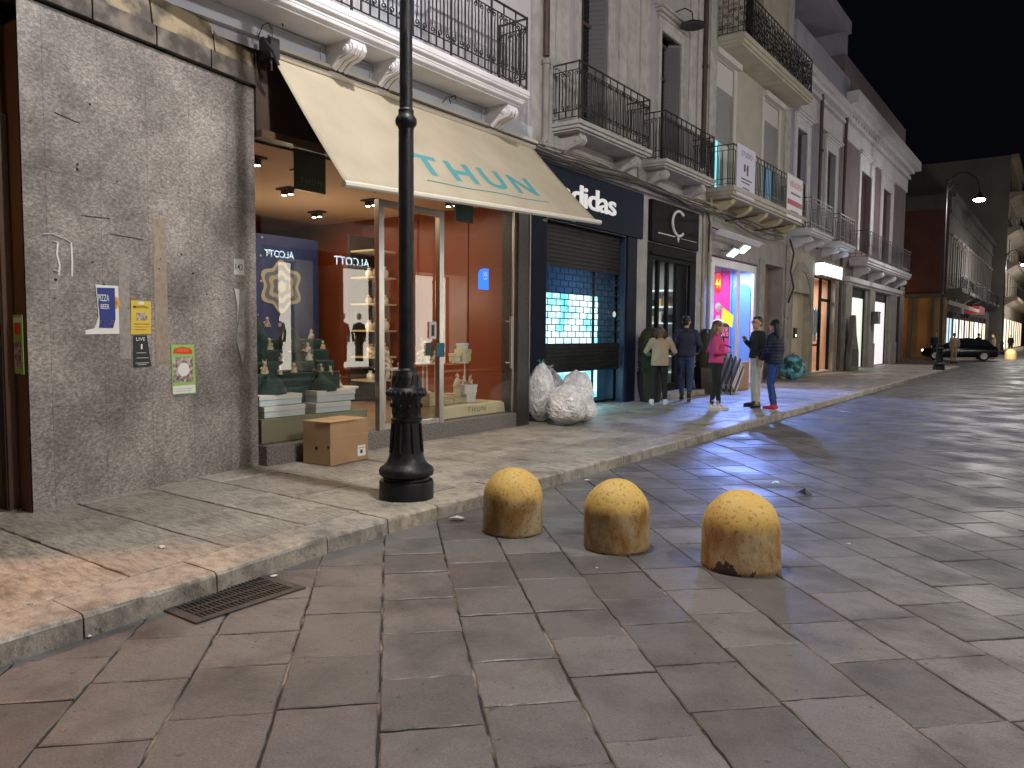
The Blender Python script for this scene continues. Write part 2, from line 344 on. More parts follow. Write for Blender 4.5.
walk = MB()
ys = [-8, 1.4, 1.78, 2.57, 3.51, 4.71, 8, 22, 43.5]
bedp = [(kx(y)-.03, y) for y in ys]+[(-16, 43.5), (-16, -8)]
walk.prism(bedp, -.05, .110, 'z'); walk.build('sidewalk_bed', grout, kind='structure')
quads = []; y = -3.0
while y < 43.2:
    dy = random.uniform(.5, .85); y1 = min(y+dy, 43.3); x = 0; w = -9.2
    s = random.uniform(.3, .9)
    while True:
        s1 = s
        xa = lambda yy, t: kx(yy)-.366-t
        t0 = x; t1 = x+s
        quads.append([(xa(y, t1)+.006, y+.006), (xa(y, t0)-.006, y+.006), (xa(y1, t0)-.006, y1-.006), (xa(y1, t1)+.006, y1-.006)])
        x = t1; s = random.uniform(.55, 1.15)
        if x > 4.2: break
    y = y1
slabs('sidewalk', quads, walk_m, .12, near=9, hj=.003)
# kerb stones
kq = []; jn = [-3, -2, -1, 0, .85, 1.78, 2.57, 3.51, 4.12, 4.71]; y = 4.71
while y < 43.0: y += random.uniform(.55, 1.05); jn.append(min(y, 43.3))
verts = []; faces = []; tint = []
for a, c in zip(jn, jn[1:]):
    if c-a < .1: continue
    n = max(2, int((c-a)/.12)) if a < 12 else 2; tv = random.random(); h = random.uniform(-.004, .004); prof = [(-.355, .1), (-.352, .122), (-.03, .122), (-.010, .116), (0, .10), (.004, -.03)]
    o = len(verts); P = len(prof)
    for i in range(n+1):
        yy = a+.004+(c-a-.008)*i/n
        for j, (dx, z) in enumerate(prof):
            e = random.uniform(-.005, .005) if j >= 2 and n > 2 else 0
            verts.append((kx(yy)+dx+e, yy, z+h*(z > 0)+e*.4))
    for i in range(n):
        for j in range(P-1): faces.append((o+i*P+j, o+i*P+j+1, o+(i+1)*P+j+1, o+(i+1)*P+j)); tint.append(tv)
    faces.append(tuple(o+j for j in range(P))); faces.append(tuple(o+n*P+j for j in range(P))[::-1]); tint += [tv, tv]
me = bpy.data.meshes.new('kerb'); me.from_pydata(verts, [], faces); at = me.attributes.new('tint', 'FLOAT', 'FACE'); at.data.foreach_set('value', tint); me.materials.append(kerb_m)
link(me, 'kerb', kind='structure')
# pavement across the street and beyond the crossing
q = MB(); q.box(4.25, 7.2, -20, 120, -.05, .12); q.build('opposite_sidewalk', kerb_m, kind='structure')
q = MB(); q.box(-7.4, -4.4, 62.5, 140, -.05, .12); q.build('far_sidewalk', kerb_m, kind='structure')
q = MB(); q.box(-4.37, 4.2, 74, 230, -.05, -.002); q.box(-60, -15, 43.6, 62.4, -.05, -.002); q.build('road', street_m, kind='structure')

# ---------------------------------------------------------------- building helpers
def facade(mb, x, y0, y1, z0, z1, ops=(), m=0, mr=None):
    ycs = sorted({y0, y1, *[o[0] for o in ops], *[o[1] for o in ops]}); zcs = sorted({z0, z1, *[o[2] for o in ops], *[o[3] for o in ops]})
    for ya, yb in zip(ycs, ycs[1:]):
        for za, zb in zip(zcs, zcs[1:]):
            ym, zm = (ya+yb)/2, (za+zb)/2
            if any(o[0] < ym < o[1] and o[2] < zm < o[3] for o in ops): continue
            mb.quad((x, ya, za), (x, yb, za), (x, yb, zb), (x, ya, zb), m)
    for o in ops:
        a, b_, c, d = o[:4]; dp = o[4] if len(o) > 4 else .25; mm = m if mr is None else mr; X = x-dp
        mb.quad((x, a, c), (X, a, c), (X, a, d), (x, a, d), mm); mb.quad((x, b_, c), (X, b_, c), (X, b_, d), (x, b_, d), mm)
        mb.quad((x, a, c), (X, a, c), (X, b_, c), (x, b_, c), mm); mb.quad((x, a, d), (X, a, d), (X, b_, d), (x, b_, d), mm)
def shell(mb, xb, x, y0, y1, z0, z1, m=0):      # side walls, roof and back of a block behind its street front at x
    mb.quad((xb, y0, z0), (x, y0, z0), (x, y0, z1), (xb, y0, z1), m); mb.quad((xb, y1, z0), (x, y1, z0), (x, y1, z1), (xb, y1, z1), m)
    mb.quad((xb, y0, z1), (x, y0, z1), (x, y1, z1), (xb, y1, z1), m); mb.quad((xb, y0, z0), (xb, y1, z0), (xb, y1, z1), (xb, y0, z1), m)
def room(parent, name, x0, x1, y0, y1, z0, z1, mats, extra=None):   # open towards the street (x1)
    r = MB()
    r.quad((x0, y0, z0), (x1, y0, z0), (x1, y1, z0), (x0, y1, z0), 0)
    r.quad((x0, y0, z1), (x1, y0, z1), (x1, y1, z1), (x0, y1, z1), 1)
    r.quad((x0, y0, z0), (x0, y1, z0), (x0, y1, z1), (x0, y0, z1), 2)
    r.quad((x0, y0, z0), (x1, y0, z0), (x1, y0, z1), (x0, y0, z1), 3); r.quad((x0, y1, z0), (x1, y1, z0), (x1, y1, z1), (x0, y1, z1), 3)
    return r.build(name, mats, parent)
def corbel(x, z, d, h, y, w, ribs=3):
    mb = MB(); prof = [(0, 0), (d, 0), (d, -.04), (d*.97, -h*.16), (d*1.02, -h*.3), (d*.98, -h*.42), (d*.86, -h*.5), (d*.72, -h*.5), (d*.60, -h*.52), (d*.42, -h*.66), (d*.22, -h*.86), (d*.12, -h), (0, -h)]
    mb.prism([(x+px, z+pz) for px, pz in prof], y-w/2, y+w/2)
    for k in range(ribs):
        yy = y-w/2+w*(k+.5)/ribs
        mb.tube([(x+d*.96, yy, z-.05), (x+d*1.03, yy, z-h*.2), (x+d*1.05, yy, z-h*.32), (x+d*.98, yy, z-h*.45), (x+d*.8, yy, z-h*.53), (x+d*.55, yy, z-h*.58), (x+d*.25, yy, z-h*.85)], w/ribs*.42, 6)
    for s in (-1, 1):
        mb.M = Matrix.Translation((x+d*.82, y+s*(w/2), z-h*.3)) @ Matrix.Rotation(R(90), 4, 'X')
        mb.lathe([(h*.14, -.018), (h*.14, .012), (h*.10, .02), (h*.08, .008), (h*.04, .02), (.005, .022)], n=12); mb.M = None
    return mb
def spiral(mb, c, r, dirx, dirz, ax, th=.008, turns=1.3):
    pts = []
    for i in range(11):
        a = -math.pi/2+turns*2*math.pi*i/10; rr = r*(1-.75*i/10); u = math.cos(a)*rr*dirx; w = (math.sin(a)*rr+r)*dirz
        pts.append((c[0]+ax[0]*u, c[1]+ax[1]*u, c[2]+w))
    mb.tube(pts, th, 4)
def railing(parent, path, z0, z1, sp=.14, scroll=True, th=.011, name='railing', bars=True, filigree=False):
    mb = MB()
    for (ax, ay), (bx, by) in zip(path, path[1:]):
        L = math.hypot(bx-ax, by-ay); d = ((bx-ax)/L, (by-ay)/L); n = max(1, round(L/sp))
        for zz, hh in ((z1, .016), (z1-.13, .009), (z0+.17, .009), (z0+.05, .009)):
            mb.tube([(ax, ay, zz), (bx, by, zz)], hh, 4)
        for i in range(n+1):
            t = i/n; px, py = ax+(bx-ax)*t, ay+(by-ay)*t
            top = z1-.13 if i % 2 else z1; bot = z0+.05
            mb.tube([(px, py, bot-(.05 if i % 6 == 0 else 0)), (px, py, top)], th if i % 6 else th*1.4, 4)
            if scroll and i < n:
                q = L/n/2; s = 1 if i % 2 else -1; cx_, cy_ = px+d[0]*q, py+d[1]*q; rr = min(.042, q*.66)
                spiral(mb, (cx_, cy_, z0+.18), rr, s, 1, d); spiral(mb, (cx_, cy_, z1-.14), rr, s, -1, d)
                mb.tube([(cx_-d[0]*s*rr*.2, cy_-d[1]*s*rr*.2, z0+.26), (cx_, cy_, z0+.36), (cx_, cy_, z1-.34), (cx_-d[0]*s*rr*.2, cy_-d[1]*s*rr*.2, z1-.22)], th*.7, 4)
            if filigree and i < n:
                q = L/n/2; cx_, cy_ = px+d[0]*q, py+d[1]*q
                for kk in range(6):
                    spiral(mb, (cx_, cy_, z0+.18+kk*(z1-z0-.34)/6), min(.055, q*1.2), random.choice((1, -1)), random.choice((1, -1))*.9, d, .007)
    for px, py in path:
        mb.tube([(px, py, z0), (px, py, z1+.02)], .014, 4)
    return mb.build(name, iron, parent)
def slab_profile(mb, xw, xf, y0, y1, zt, zb, steps=3, m=0):   # moulded balcony edge on three sides
    for k in range(steps):
        a = k/steps; c = (k+1)/steps; ins = .05*k
        mb.box(xw, xf-ins, y0+ins*.6, y1-ins*.6, zt-(zt-zb)*c, zt-(zt-zb)*a-.0005, m)
def window(parent, x, y0, y1, z0, z1, surround=.12, trim=stone_trim, kind='dark', ped=True, depth=.22, door=True):
    mb = MB(); s = surround
    for a, c in ((y0-s, y0), (y1, y1+s)): mb.box(x-.02, x+.045, a, c, z0, z1+s); mb.box(x-.02, x+.065, a, a+.03 if a < y0 else c, z0, z1) if False else None
    mb.box(x-.02, x+.047, y0, y1, z1, z1+s)
    mb.box(x-.018, x+.07, y0-s-.02, y0-s+.03, z0, z1+s); mb.box(x-.018, x+.07, y1+s-.03, y1+s+.02, z0, z1+s)
    if ped:
        mb.box(x-.02, x+.09, y0-s-.05, y1+s+.05, z1+s+.10, z1+s+.16); mb.box(x-.02, x+.16, y0-s-.12, y1+s+.12, z1+s+.16, z1+s+.22)
        mb.box(x-.02, x+.22, y0-s-.18, y1+s+.18, z1+s+.22, z1+s+.27); mb.box(x-.02, x+.05, y0-s, y1+s, z1+s, z1+s+.10)
    w = mb.build('window', trim, parent, bevel=.006)
    mb = MB(); X = x-depth
    mb.box(X-.05, X, y0+.003, y1-.003, z0+.003, z1-.003)
    mb.build('pane', dim_black, w)
    mb = MB(); ym = (y0+y1)/2
    for a, c in ((y0+.004, y0+.07), (y1-.07, y1-.004), (ym-.04, ym+.04)): mb.box(X+.002, X+.045, a, c, z0+.01, z1-.01)
    for zz in ((z0+.05, z0+.13), (z1-.10, z1-.02), (z0+(z1-z0)*.72, z0+(z1-z0)*.72+.06)): mb.box(X+.003, X+.042, y0+.01, y1-.01, *zz)
    if kind == 'shutter':
        z = z0+.15
        while z < z1-.1: mb.box(X+.046, X+.06, y0+.07, y1-.07, z, z+.03); z += .05
    mb.build('sash', pipe_brown, w)
    return w
dim_black = pm('dark_pane', (.008, .009, .012), rough=.08, spec=.6)

# ================================================================ corner building (clad shop, white upper floor)
WX = lambda y: -6.48-(y-2.58)*.1925
B1 = thing('corner_building', 'corner building with granite wall, white balcony storey and wide glass giftware shopfront', 'building', (-9, 4, 0))
w = MB()
w.quad((WX(2.58), 2.58, .0), (WX(4.97), 4.97, .0), (WX(4.97), 4.97, 4.05), (WX(2.58), 2.58, 4.05))
w.quad((WX(4.97), 4.97, 0), (-7.25, 4.97, 0), (-7.25, 4.97, 4.05), (WX(4.97), 4.97, 4.05))
w.build('granite_wall', granite, B1)
w = MB(); n = 4
for i in range(n):
    a = 2.56+i*.61+.006; c = 2.56+(i+1)*.61-.006
    w.add([(WX(a)+.05, a, 4.07), (WX(c)+.05, c, 4.07), (WX(c)+.05, c, 4.245), (WX(a)+.05, a, 4.245), (-7.3, a, 4.07), (-7.3, c, 4.07), (-7.3, c, 4.245), (-7.3, a, 4.245)], [(0, 1, 2, 3), (0, 4, 5, 1), (3, 2, 6, 7), (0, 3, 7, 4), (1, 5, 6, 2)])
w.build('stone_band', band_stone, B1, bevel=.006)
w = MB()
w.add([(WX(2.5)-.02, 2.5, 4.05), (WX(5.0)-.02, 5.0, 4.05), (WX(5.0)-.02, 5.0, 4.09), (WX(2.5)-.02, 2.5, 4.09)], [(0, 1, 2, 3)])
w.box(-7.4, -6.96, 2.5, 4.97, 4.03, 4.07)
w.build('shadow_joint', black_panel, B1)
w = MB(); cuts = [-1.2, .3, 1.6, 2.9, 3.75, 4.45, 5.03]
for a, c in zip(cuts, cuts[1:]):
    xa, xc = (WX(a)+.03, WX(c)+.03) if a > 2 else (-6.53, -6.53)
    w.add([(xa, a+.006, 4.25), (xc, c-.006, 4.25), (xc-.05, c-.006, 4.53), (xa-.05, a+.006, 4.53), (-7.3, a+.006, 4.25), (-7.3, c-.006, 4.25), (-7.3, c-.006, 4.53), (-7.3, a+.006, 4.53)], [(0, 1, 2, 3), (3, 2, 6, 7), (0, 3, 7, 4), (1, 5, 6, 2), (0, 4, 5, 1)])
w.build('stone_cornice', cap_stone, B1, bevel=.008)
# reflections of the shops opposite painted on the granite as pale strips, chalk scrawl, paint stains
pale = pm('tan_reflection', (.36, .29, .23), (.26, .21, .17), 25, .6, .1, 60); stain = pm('dark_stain', (.07, .062, .06), (.15, .13, .12), 20, .6, .1, 60)
chalk = pm('chalk', (.75, .75, .78), rough=.9)
def onwall(mb, y0, y1, z0, z1, off=.003, m=0): mb.quad((WX(y0)+off, y0, z0), (WX(y1)+off, y1, z0), (WX(y1)+off, y1, z1), (WX(y0)+off, y0, z1), m)
w = MB(); onwall(w, 3.72, 3.86, 1.25, 2.55)
w.build('reflection_strip', pale, B1)
w = MB(); onwall(w, 3.365, 3.47, 1.3, 2.15, .0035); w.build('reflection_strip', pm('grey_reflection', (.34, .31, .29), (.24, .22, .2), 25, .6, .1, 60), B1)
w = MB()
def wl(pts, r=.008): w.tube([(WX(y)+.004, y, z) for y, z in pts], r, 5, flat=.4)
wl([(2.72, 2.29), (2.80, 2.30), (2.9, 2.27), (2.95, 2.25)]); wl([(2.95, 2.25), (2.955, 2.1), (2.95, 1.98)]); wl([(2.84, 2.24), (2.83, 2.14), (2.85, 2.06), (2.84, 1.98)]); wl([(2.84, 2.24), (2.80, 2.24)])
wl([(2.80, 2.02), (2.85, 2.0)])
w.build('chalk_scrawl', chalk, B1)
w = MB()
for i in range(16):
    y = random.uniform(2.8, 4.7); z = random.uniform(1.7, 3.4) if i % 2 else random.uniform(1.9, 2.3); s = random.uniform(.006, .014)
    w.M = Matrix.Translation((WX(y)+.003, y, z)) @ Matrix.Rotation(R(90), 4, 'Y'); w.lathe([(s, -.004), (s*.7, .004)], n=7); w.M = None
w.build('bolt_holes', black_hole, B1)
for y0, z0, y1, z1 in ((2.85, 3.25, 3.05, 3.22), (3.05, 2.48, 3.3, 2.49), (3.3, 2.36, 3.62, 2.35)): w = MB(); w.tube([(WX(y0)+.002, y0, z0), (WX(y1)+.002, y1, z1)], .004, 4); w.build('wall_crack', black_hole, B1)
# left reveal and the neighbouring brown entrance
w = MB(); w.quad((-6.49, 2.575, 0), (-7.6, 2.575, 0), (-7.6, 2.575, 3.87), (-6.49, 2.575, 3.87))
w.box(-7.3, -6.70, 2.50, 2.57, .12, 3.2); w.build('brown_reveal', brown_clad, B1)
w = MB(); w.box(-7.7, -6.72, -1.2, 2.565, 3.82, 3.95); w.box(-6.80, -6.72, 2.49, 2.54, .12, 3.8); w.build('dark_lintel', dark_wood, B1)
w = MB(); w.box(-7.9, -7.7, -8, 2.56, .0, 3.9); w.box(-7.9, -6.6, -8, -1.3, 0, 4.5); w.build('entrance_wall', brown_clad, B1)
w = MB(); w.box(-7.69, -7.64, .2, 2.2, .12, 2.9); w.build('door', dark_wood, B1)
# glazing zone
OPY = (4.97, 9.62); ZS, ZT = .335, 3.55
w = MB(); w.box(-7.05, -6.80, 4.97, 9.495, .0, .33); w.build('stone_plinth', pm('granite_grey', (.26, .24, .225), (.09, .085, .08), 55, .45, .1, 60, sharp=(.35, .62)), B1, bevel=.005)
w = MB(); w.box(-7.1, -6.79, 9.50, 9.81, .0, 3.98); w.build('stone_pilaster', granite_dark, B1, bevel=.004)
w = MB(); w.box(-6.795, -6.78, 9.79, 9.812, .12, 3.6); w.box(-6.86, -6.835, 9.43, 9.46, .335, 3.55); w.build('chrome_strip', metal_m, B1)
w = MB(); w.box(-7.35, -6.9, 4.97, 9.66, 3.56, 4.42); w.build('shopfront_header', dark_wood, B1)
w = MB(); w.box(-6.93, -6.81, 4.97, 9.66, 3.55, 3.62); w.build('header_trim', pm('brown_trim', (.10, .06, .035), rough=.4), B1)
w = MB(); w.quad((-6.85, 4.975, .335), (-6.85, 6.63, .335), (-6.85, 6.63, 3.55), (-6.85, 4.975, 3.55)); w.build('window_glass', clear_glass, B1)
w = MB(); w.quad((-6.85, 7.84, .335), (-6.85, 9.49, .335), (-6.85, 9.49, 3.55), (-6.85, 7.84, 3.55)); w.build('window_glass', clear_glass, B1)
w = MB(); w.quad((-6.85, 6.63, 3.16), (-6.85, 7.84, 3.16), (-6.85, 7.84, 3.55), (-6.85, 6.63, 3.55)); w.build('transom_glass', clear_glass, B1)
dr = MB()
for a, c in ((6.63, 6.72), (7.74, 7.83)): dr.box(-6.90, -6.82, a, c, .33, 3.16)
dr.box(-6.898, -6.822, 6.72, 7.74, 3.08, 3.158); dr.box(-6.897, -6.823, 6.72, 7.74, .332, .40)
door = dr.build('door', metal_m, B1, bevel=.004)
w = MB(); w.quad((-6.86, 6.72, .4), (-6.86, 7.74, .4), (-6.86, 7.74, 3.08), (-6.86, 6.72, 3.08)); w.build('door_glass', clear_glass, door)
w = MB(); w.tube([(-6.76, 9.28, 1.02), (-6.76, 9.28, 1.80)], .022, 10); w.tube([(-6.76, 9.28, 1.1), (-6.85, 9.28, 1.1)], .01); w.tube([(-6.76, 9.28, 1.72), (-6.85, 9.28, 1.72)], .01)
w.build('pull_handle', metal_m, B1, smooth=True)
# door stickers
w = MB(); w.box(-6.849, -6.842, 7.56, 7.70, 1.46, 1.69, 0); w.box(-6.8415, -6.84, 7.60, 7.66, 1.50, 1.65, 1); w.build('door_sticker', [paper_w, black_p], B1)
w = MB(); w.box(-6.849, -6.842, 7.50, 7.64, 1.24, 1.41, 0); w.box(-6.815, -6.808, 7.66, 7.83, 1.22, 1.41, 1); w.build('door_sticker', [pm('sticker_dark_green', (.02, .06, .05), rough=.4), pm('sticker_teal', (.01, .13, .20), rough=.4)], B1)
w = MB(); blue_sign = emit('blue_sticker', (.02, .16, .95), 1.1)
w.box(-6.848, -6.84, 8.60, 8.83, 2.17, 2.40, 0); w.prism([(8.60, 2.395), (8.64, 2.45), (8.72, 2.47), (8.83, 2.47), (8.83, 2.395)], -6.848, -6.84, 'x', 0)
facade_text(w, '5%', -6.838, 8.70, 2.36, .10, .06, 1); facade_text(w, 'off', -6.838, 8.71, 2.31, .08, .03, 1)
w.build('blue_sticker', [blue_sign, white_print], B1)
# interior of the giftware shop
orange_wall = pm('rust_orange_wall', (.29, .06, .008), (.23, .048, .007), 1.2, .35, .02, 20)
cream_ceil = pm('cream_ceiling', (.70, .52, .36), rough=.8); wood_fl = pm('shop_floor', (.40, .27, .17), (.3, .2, .12), 4, .3)
room(B1, 'shop_interior', -13.6, -7.06, 4.99, 9.66, .33, 3.54, [wood_fl, cream_ceil, pm('dark_shelf_wall', (.10, .05, .03), (.2, .12, .08), 6, .6), orange_wall])
w = MB()
for x in (-7.9, -9.0, -10.4, -11.8): w.box(x-.008, x+.008, 9.648, 9.655, .34, 3.5)
w.build('wall_seam', pm('seam_dark', (.14, .03, .01), rough=.5), B1)
night_blue = pm('night_blue', (.02, .035, .13), (.03, .05, .17), 3, .5)
w = MB(); w.box(-10.9, -10.84, 5.4, 9.05, .35, 3.15, 0)
for i in range(46): 
    y, z = random.uniform(5.5, 8.5), random.uniform(1.5, 3.2); r = random.choice((.012, .02, .035)); w.M = Matrix.Translation((-10.835, y, z)) @ Matrix.Rotation(R(90), 4, 'Y'); w.lathe([(r, -.004), (r, .003)], n=8, m=1); w.M = None
for rr, cm in ((.40, 1), (.33, 2), (.25, 1), (.17, 2), (.09, 1)):
    w.M = Matrix.Translation((-10.83+(.46-rr)*.03, 8.25, 2.3)) @ Matrix.Rotation(R(90), 4, 'Y')
    w.lathe([(rr, -.003), (rr, .004)], n=48, m=cm, flute=.13, fn=6); w.M = None
w.build('snow_backdrop', [night_blue, pm('flake_gold', (.36, .34, .29), rough=.6), pm('flake_blue', (.10, .13, .2), rough=.6)], B1)
spot_e = emit('spot_glow', (1, .86, .66), 30)
for i, (x, y) in enumerate(((-7.7, 5.5), (-7.7, 6.2), (-8.9, 6.9), (-8.6, 8.2), (-7.6, 8.9), (-10.2, 6.4), (-10.2, 8.5), (-9.4, 5.8))):
    w = MB(); w.box(x-.15, x+.15, y-.08, y+.08, 3.515, 3.535, 0)
    for s in (-.07, .07): w.lathe([(.045, -.07), (.05, 0)], (x+s, y, 3.515), 12, 0)
    o = w.build('spotlight', dark_metal, B1)
    w = MB()
    for s in (-.07, .07): w.lathe([(.03, -.003), (.034, 0)], (x+s, y, 3.444), 12, 0)
    w.build('lamp_lens', spot_e, o)
def area(name, loc, size, power, color, rot=(0, 0, 0), sy=None, spread=180):
    l = bpy.data.lights.new(name, 'AREA'); l.energy = power; l.color = color; l.size = size
    if sy: l.shape = 'RECTANGLE'; l.size_y = sy
    l.spread = R(spread); o = bpy.data.objects.new(name, l); COL.objects.link(o); o.location = loc; o.rotation_euler = rot; return o
def point(name, loc, power, color, r=.06):
    l = bpy.data.lights.new(name, 'POINT'); l.energy = power; l.color = color; l.shadow_soft_size = r
    o = bpy.data.objects.new(name, l); COL.objects.link(o); o.location = loc; return o
def spot(name, loc, tgt, power, color, ang=80, blend=.4, r=.05):
    l = bpy.data.lights.new(name, 'SPOT'); l.energy = power; l.color = color; l.shadow_soft_size = r; l.spot_size = R(ang); l.spot_blend = blend
    o = bpy.data.objects.new(name, l); COL.objects.link(o); o.location = loc; o.rotation_euler = (Vector(tgt)-Vector(loc)).to_track_quat('-Z', 'Y').to_euler(); return o
WARM = (1, .78, .52)
area('shop_light', (-9.2, 7.3, 3.42), 3.4, 55, WARM, sy=3.8)
spot('shop_spot', (-7.9, 5.6, 3.4), (-7.4, 5.8, .8), 45, WARM, 70); spot('shop_spot', (-7.9, 8.6, 3.4), (-7.3, 8.6, .8), 45, WARM, 70)
point('shop_uplight', (-9.4, 7.6, 2.2), 28, WARM, .25)

# display furniture behind the glass
white_lac = pm('white_lacquer', (.80, .78, .74), rough=.35); box_blue = pm('pale_blue_box', (.62, .70, .76), rough=.5); cream_box = pm('cream_box', (.66, .58, .36), (.6, .52, .32), 4, .6)
kraft = pm('kraft_box', (.55, .43, .24), rough=.7); gcushion = pm('green_velvet', (.018, .045, .04), (.03, .07, .06), 20, .9, .4, 80)
figm = pm('ceramic', (.78, .70, .58), (.45, .22, .12), 18, .3, sharp=(.5, .56)); dkfig = pm('dark_ceramic', (.03, .05, .05), (.5, .4, .25), 14, .4, sharp=(.56, .6))
def simple_box(name, label, cat, x0, x1, y0, y1, z0, z1, mat, group=None, lidm=None, lid=.35, seam=True):
    w = MB(); zc = z1-(z1-z0)*lid
    w.box(x0, x1, y0, y1, z0, zc-.002); o = w.build(name, mat, bevel=.004)
    tag(o, label, cat, group); w = MB(); w.box(x0-.006, x1+.006, y0-.006, y1+.006, zc, z1); w.build('lid', lidm or mat, o, bevel=.004); return o
w = MB(); w.box(-7.75, -6.95, 5.02, 6.55, .335, .60); o = w.build('display_plinth', pm('olive_plinth', (.22, .21, .13), rough=.5), bevel=.006); tag(o, 'low olive display plinth inside the left shop window', 'plinth')
labs = ['long pale blue gift box at the bottom left of the window stack', 'long pale blue gift box at the bottom right of the window stack', 'pale blue gift box on top of the left window stack', 'grey printed gift box on top of the right window stack']
for i, (y0, y1, z0, z1, x0) in enumerate(((5.08, 5.62, .605, .73, -7.5), (5.78, 6.3, .605, .72, -7.5), (5.04, 5.6, .735, .85, -7.52), (5.82, 6.4, .725, .86, -7.52))):
    simple_box('gift_box', labs[i], 'box', x0, -6.98-.03*(i > 1), y0, y1, z0, z1, box_blue, 'pale blue gift boxes in the left window', lid=.45, lidm=white_lac)
gl = ['rounded glass-like green cushion mound at the front left of the window', 'rounded green cushion mound at the front right of the window', 'dark green velvet mound higher in the left window', 'tall dark green velvet mound at the back of the left window']
for i, (x, y, z, rx, ry, rz_) in enumerate(((-7.14, 5.3, .86, .15, .24, .22), (-7.14, 6.0, .865, .15, .25, .20), (-7.62, 5.9, 1.3, .16, .26, .36), (-7.68, 5.45, 1.3, .16, .22, .46))):
    w = MB()
    w.lathe([(rx*1.05, -.02)]+[(rx*(1.05-.85*(q_/12)**1.5), rz_*q_/12) for q_ in range(13)]+[(.01, rz_*1.02)], (x, y, z), 28)
    for v in range(len(w.v)): w.v[v] = w.v[v]+Vector((nz(w.v[v], 7), nz(w.v[v], 7, 5), .5*nz(w.v[v], 9, 3)))*.05
    tag(w.build('velvet_mound', gcushion, smooth=True), gl[i], 'display mound', 'green velvet mounds in the left window')
def figurine(loc, s, mat, label, grp, kind=0):
    t = thing('figurine', label, 'figurine', loc, random.uniform(0, 6), grp); w = MB()
    w.lathe([(.35*s, 0), (.34*s, .06*s), (.26*s, .3*s), (.16*s, .55*s), (.12*s, .62*s)], n=12); w.build('body', mat, t, local=True, smooth=True)
    w = MB(); w.ell((0, 0, .78*s), (.17*s, .17*s, .18*s), 10, rows=7)
    if kind: w.tube([(0, .1*s, .9*s), (.02*s, .16*s, 1.12*s)], [.05*s, .02*s], 6); w.tube([(0, -.1*s, .9*s), (.02*s, -.16*s, 1.12*s)], [.05*s, .02*s], 6)
    w.build('head', mat, t, local=True, smooth=True)
    w = MB(); w.tube([(.1*s, .2*s, .5*s), (.22*s, .24*s, .38*s), (.3*s, .12*s, .34*s)], .05*s, 6); w.tube([(.1*s, -.2*s, .5*s), (.22*s, -.24*s, .38*s), (.3*s, -.12*s, .34*s)], .05*s, 6); w.build('arms', mat, t, local=True, smooth=True)
    return t
spots_ = [(-7.3, 5.15, 1.09, .13), (-7.2, 5.45, 1.06, .1), (-7.22, 6.0, 1.08, .14), (-7.24, 6.22, 1.03, .1), (-7.4, 5.75, 1.30, .12), (-7.45, 6.05, 1.30, .12), (-7.6, 5.35, 1.62, .14), (-7.62, 5.6, 1.6, .12), (-7.35, 5.9, 1.32, .1)]
wh = ['leftmost above the front green mound', 'on the right slope of the front left mound', 'on top of the front right mound', 'far right on the front right mound', 'in the middle of the dark mound', 'right of the dark mound', 'left on the tallest mound', 'right on the tallest mound', 'centre of the dark mound, smallest']
for i, (x, y, z, s) in enumerate(spots_): figurine((x, y, z), s, figm if i % 2 else dkfig, 'small ceramic figurine %s in the left window' % wh[i], 'ceramic figurines in the left window', i % 3 == 0)
rg = random.Random(5); WORDS = ['top step', 'upper step', 'middle step', 'lower step']
gold = pm('gold_figure', (.60, .42, .16), (.75, .68, .55), 25, .35)
for i in range(14):
    q_ = i % 4; x = -7.75+q_*.16; y = 5.15+(i//4)*.40+q_*.05; z = 1.46-q_*.13
    figurine((x, y, z), rg.uniform(.09, .15), gold if i % 2 else figm, '%s figurine on the %s of the green display, %s from the left' % (['white', 'gilded'][i % 2], WORDS[q_], ['first', 'second', 'third', 'fourth'][i//4]), 'figurines on the stepped green display', i % 3 == 0)
t = thing('stepped_display', 'dark green stepped display draped in velvet behind the front mounds', 'display steps', (-7.7, 5.8, .6))
for q_ in range(4): w = MB(); w.box(-7.85+q_*.16, -7.69+q_*.16, 5.05, 6.5-.05*q_, .605, 1.455-q_*.13); w.build('step', gcushion, t, bevel=.02)
# tiered display stands in the door and right window
def stand(name, label, x, y, zt, r, legs=3, grp='round white display tables'):
    t = thing(name, label, 'display table', (x, y, .335), 0, grp); h = zt-.335
    w = MB(); w.lathe([(r, h-.02), (r, h)], n=24); w.build('tabletop', white_lac, t, local=True)
    for k in range(legs):
        a = 2*math.pi*k/legs+.4; w = MB(); w.tube([(r*.55*math.cos(a), r*.55*math.sin(a), 0), (r*.5*math.cos(a), r*.5*math.sin(a), h-.02)], .011, 6); w.build('leg', white_lac, t, local=True)
    return t
stand('display_table', 'small round white display table behind the shop door', -7.5, 7.55, 1.05, .26)
stand('display_table', 'low round white display table seen left of the lamp post through the door', -8.0, 7.05, .80, .24)
stand('display_table', 'tall round white display table right of the door frame', -7.35, 8.1, 1.12, .2)
stand('display_table', 'single-stem round white display table holding gift boxes under the blue sticker', -7.3, 8.75, 1.12, .13, 1)
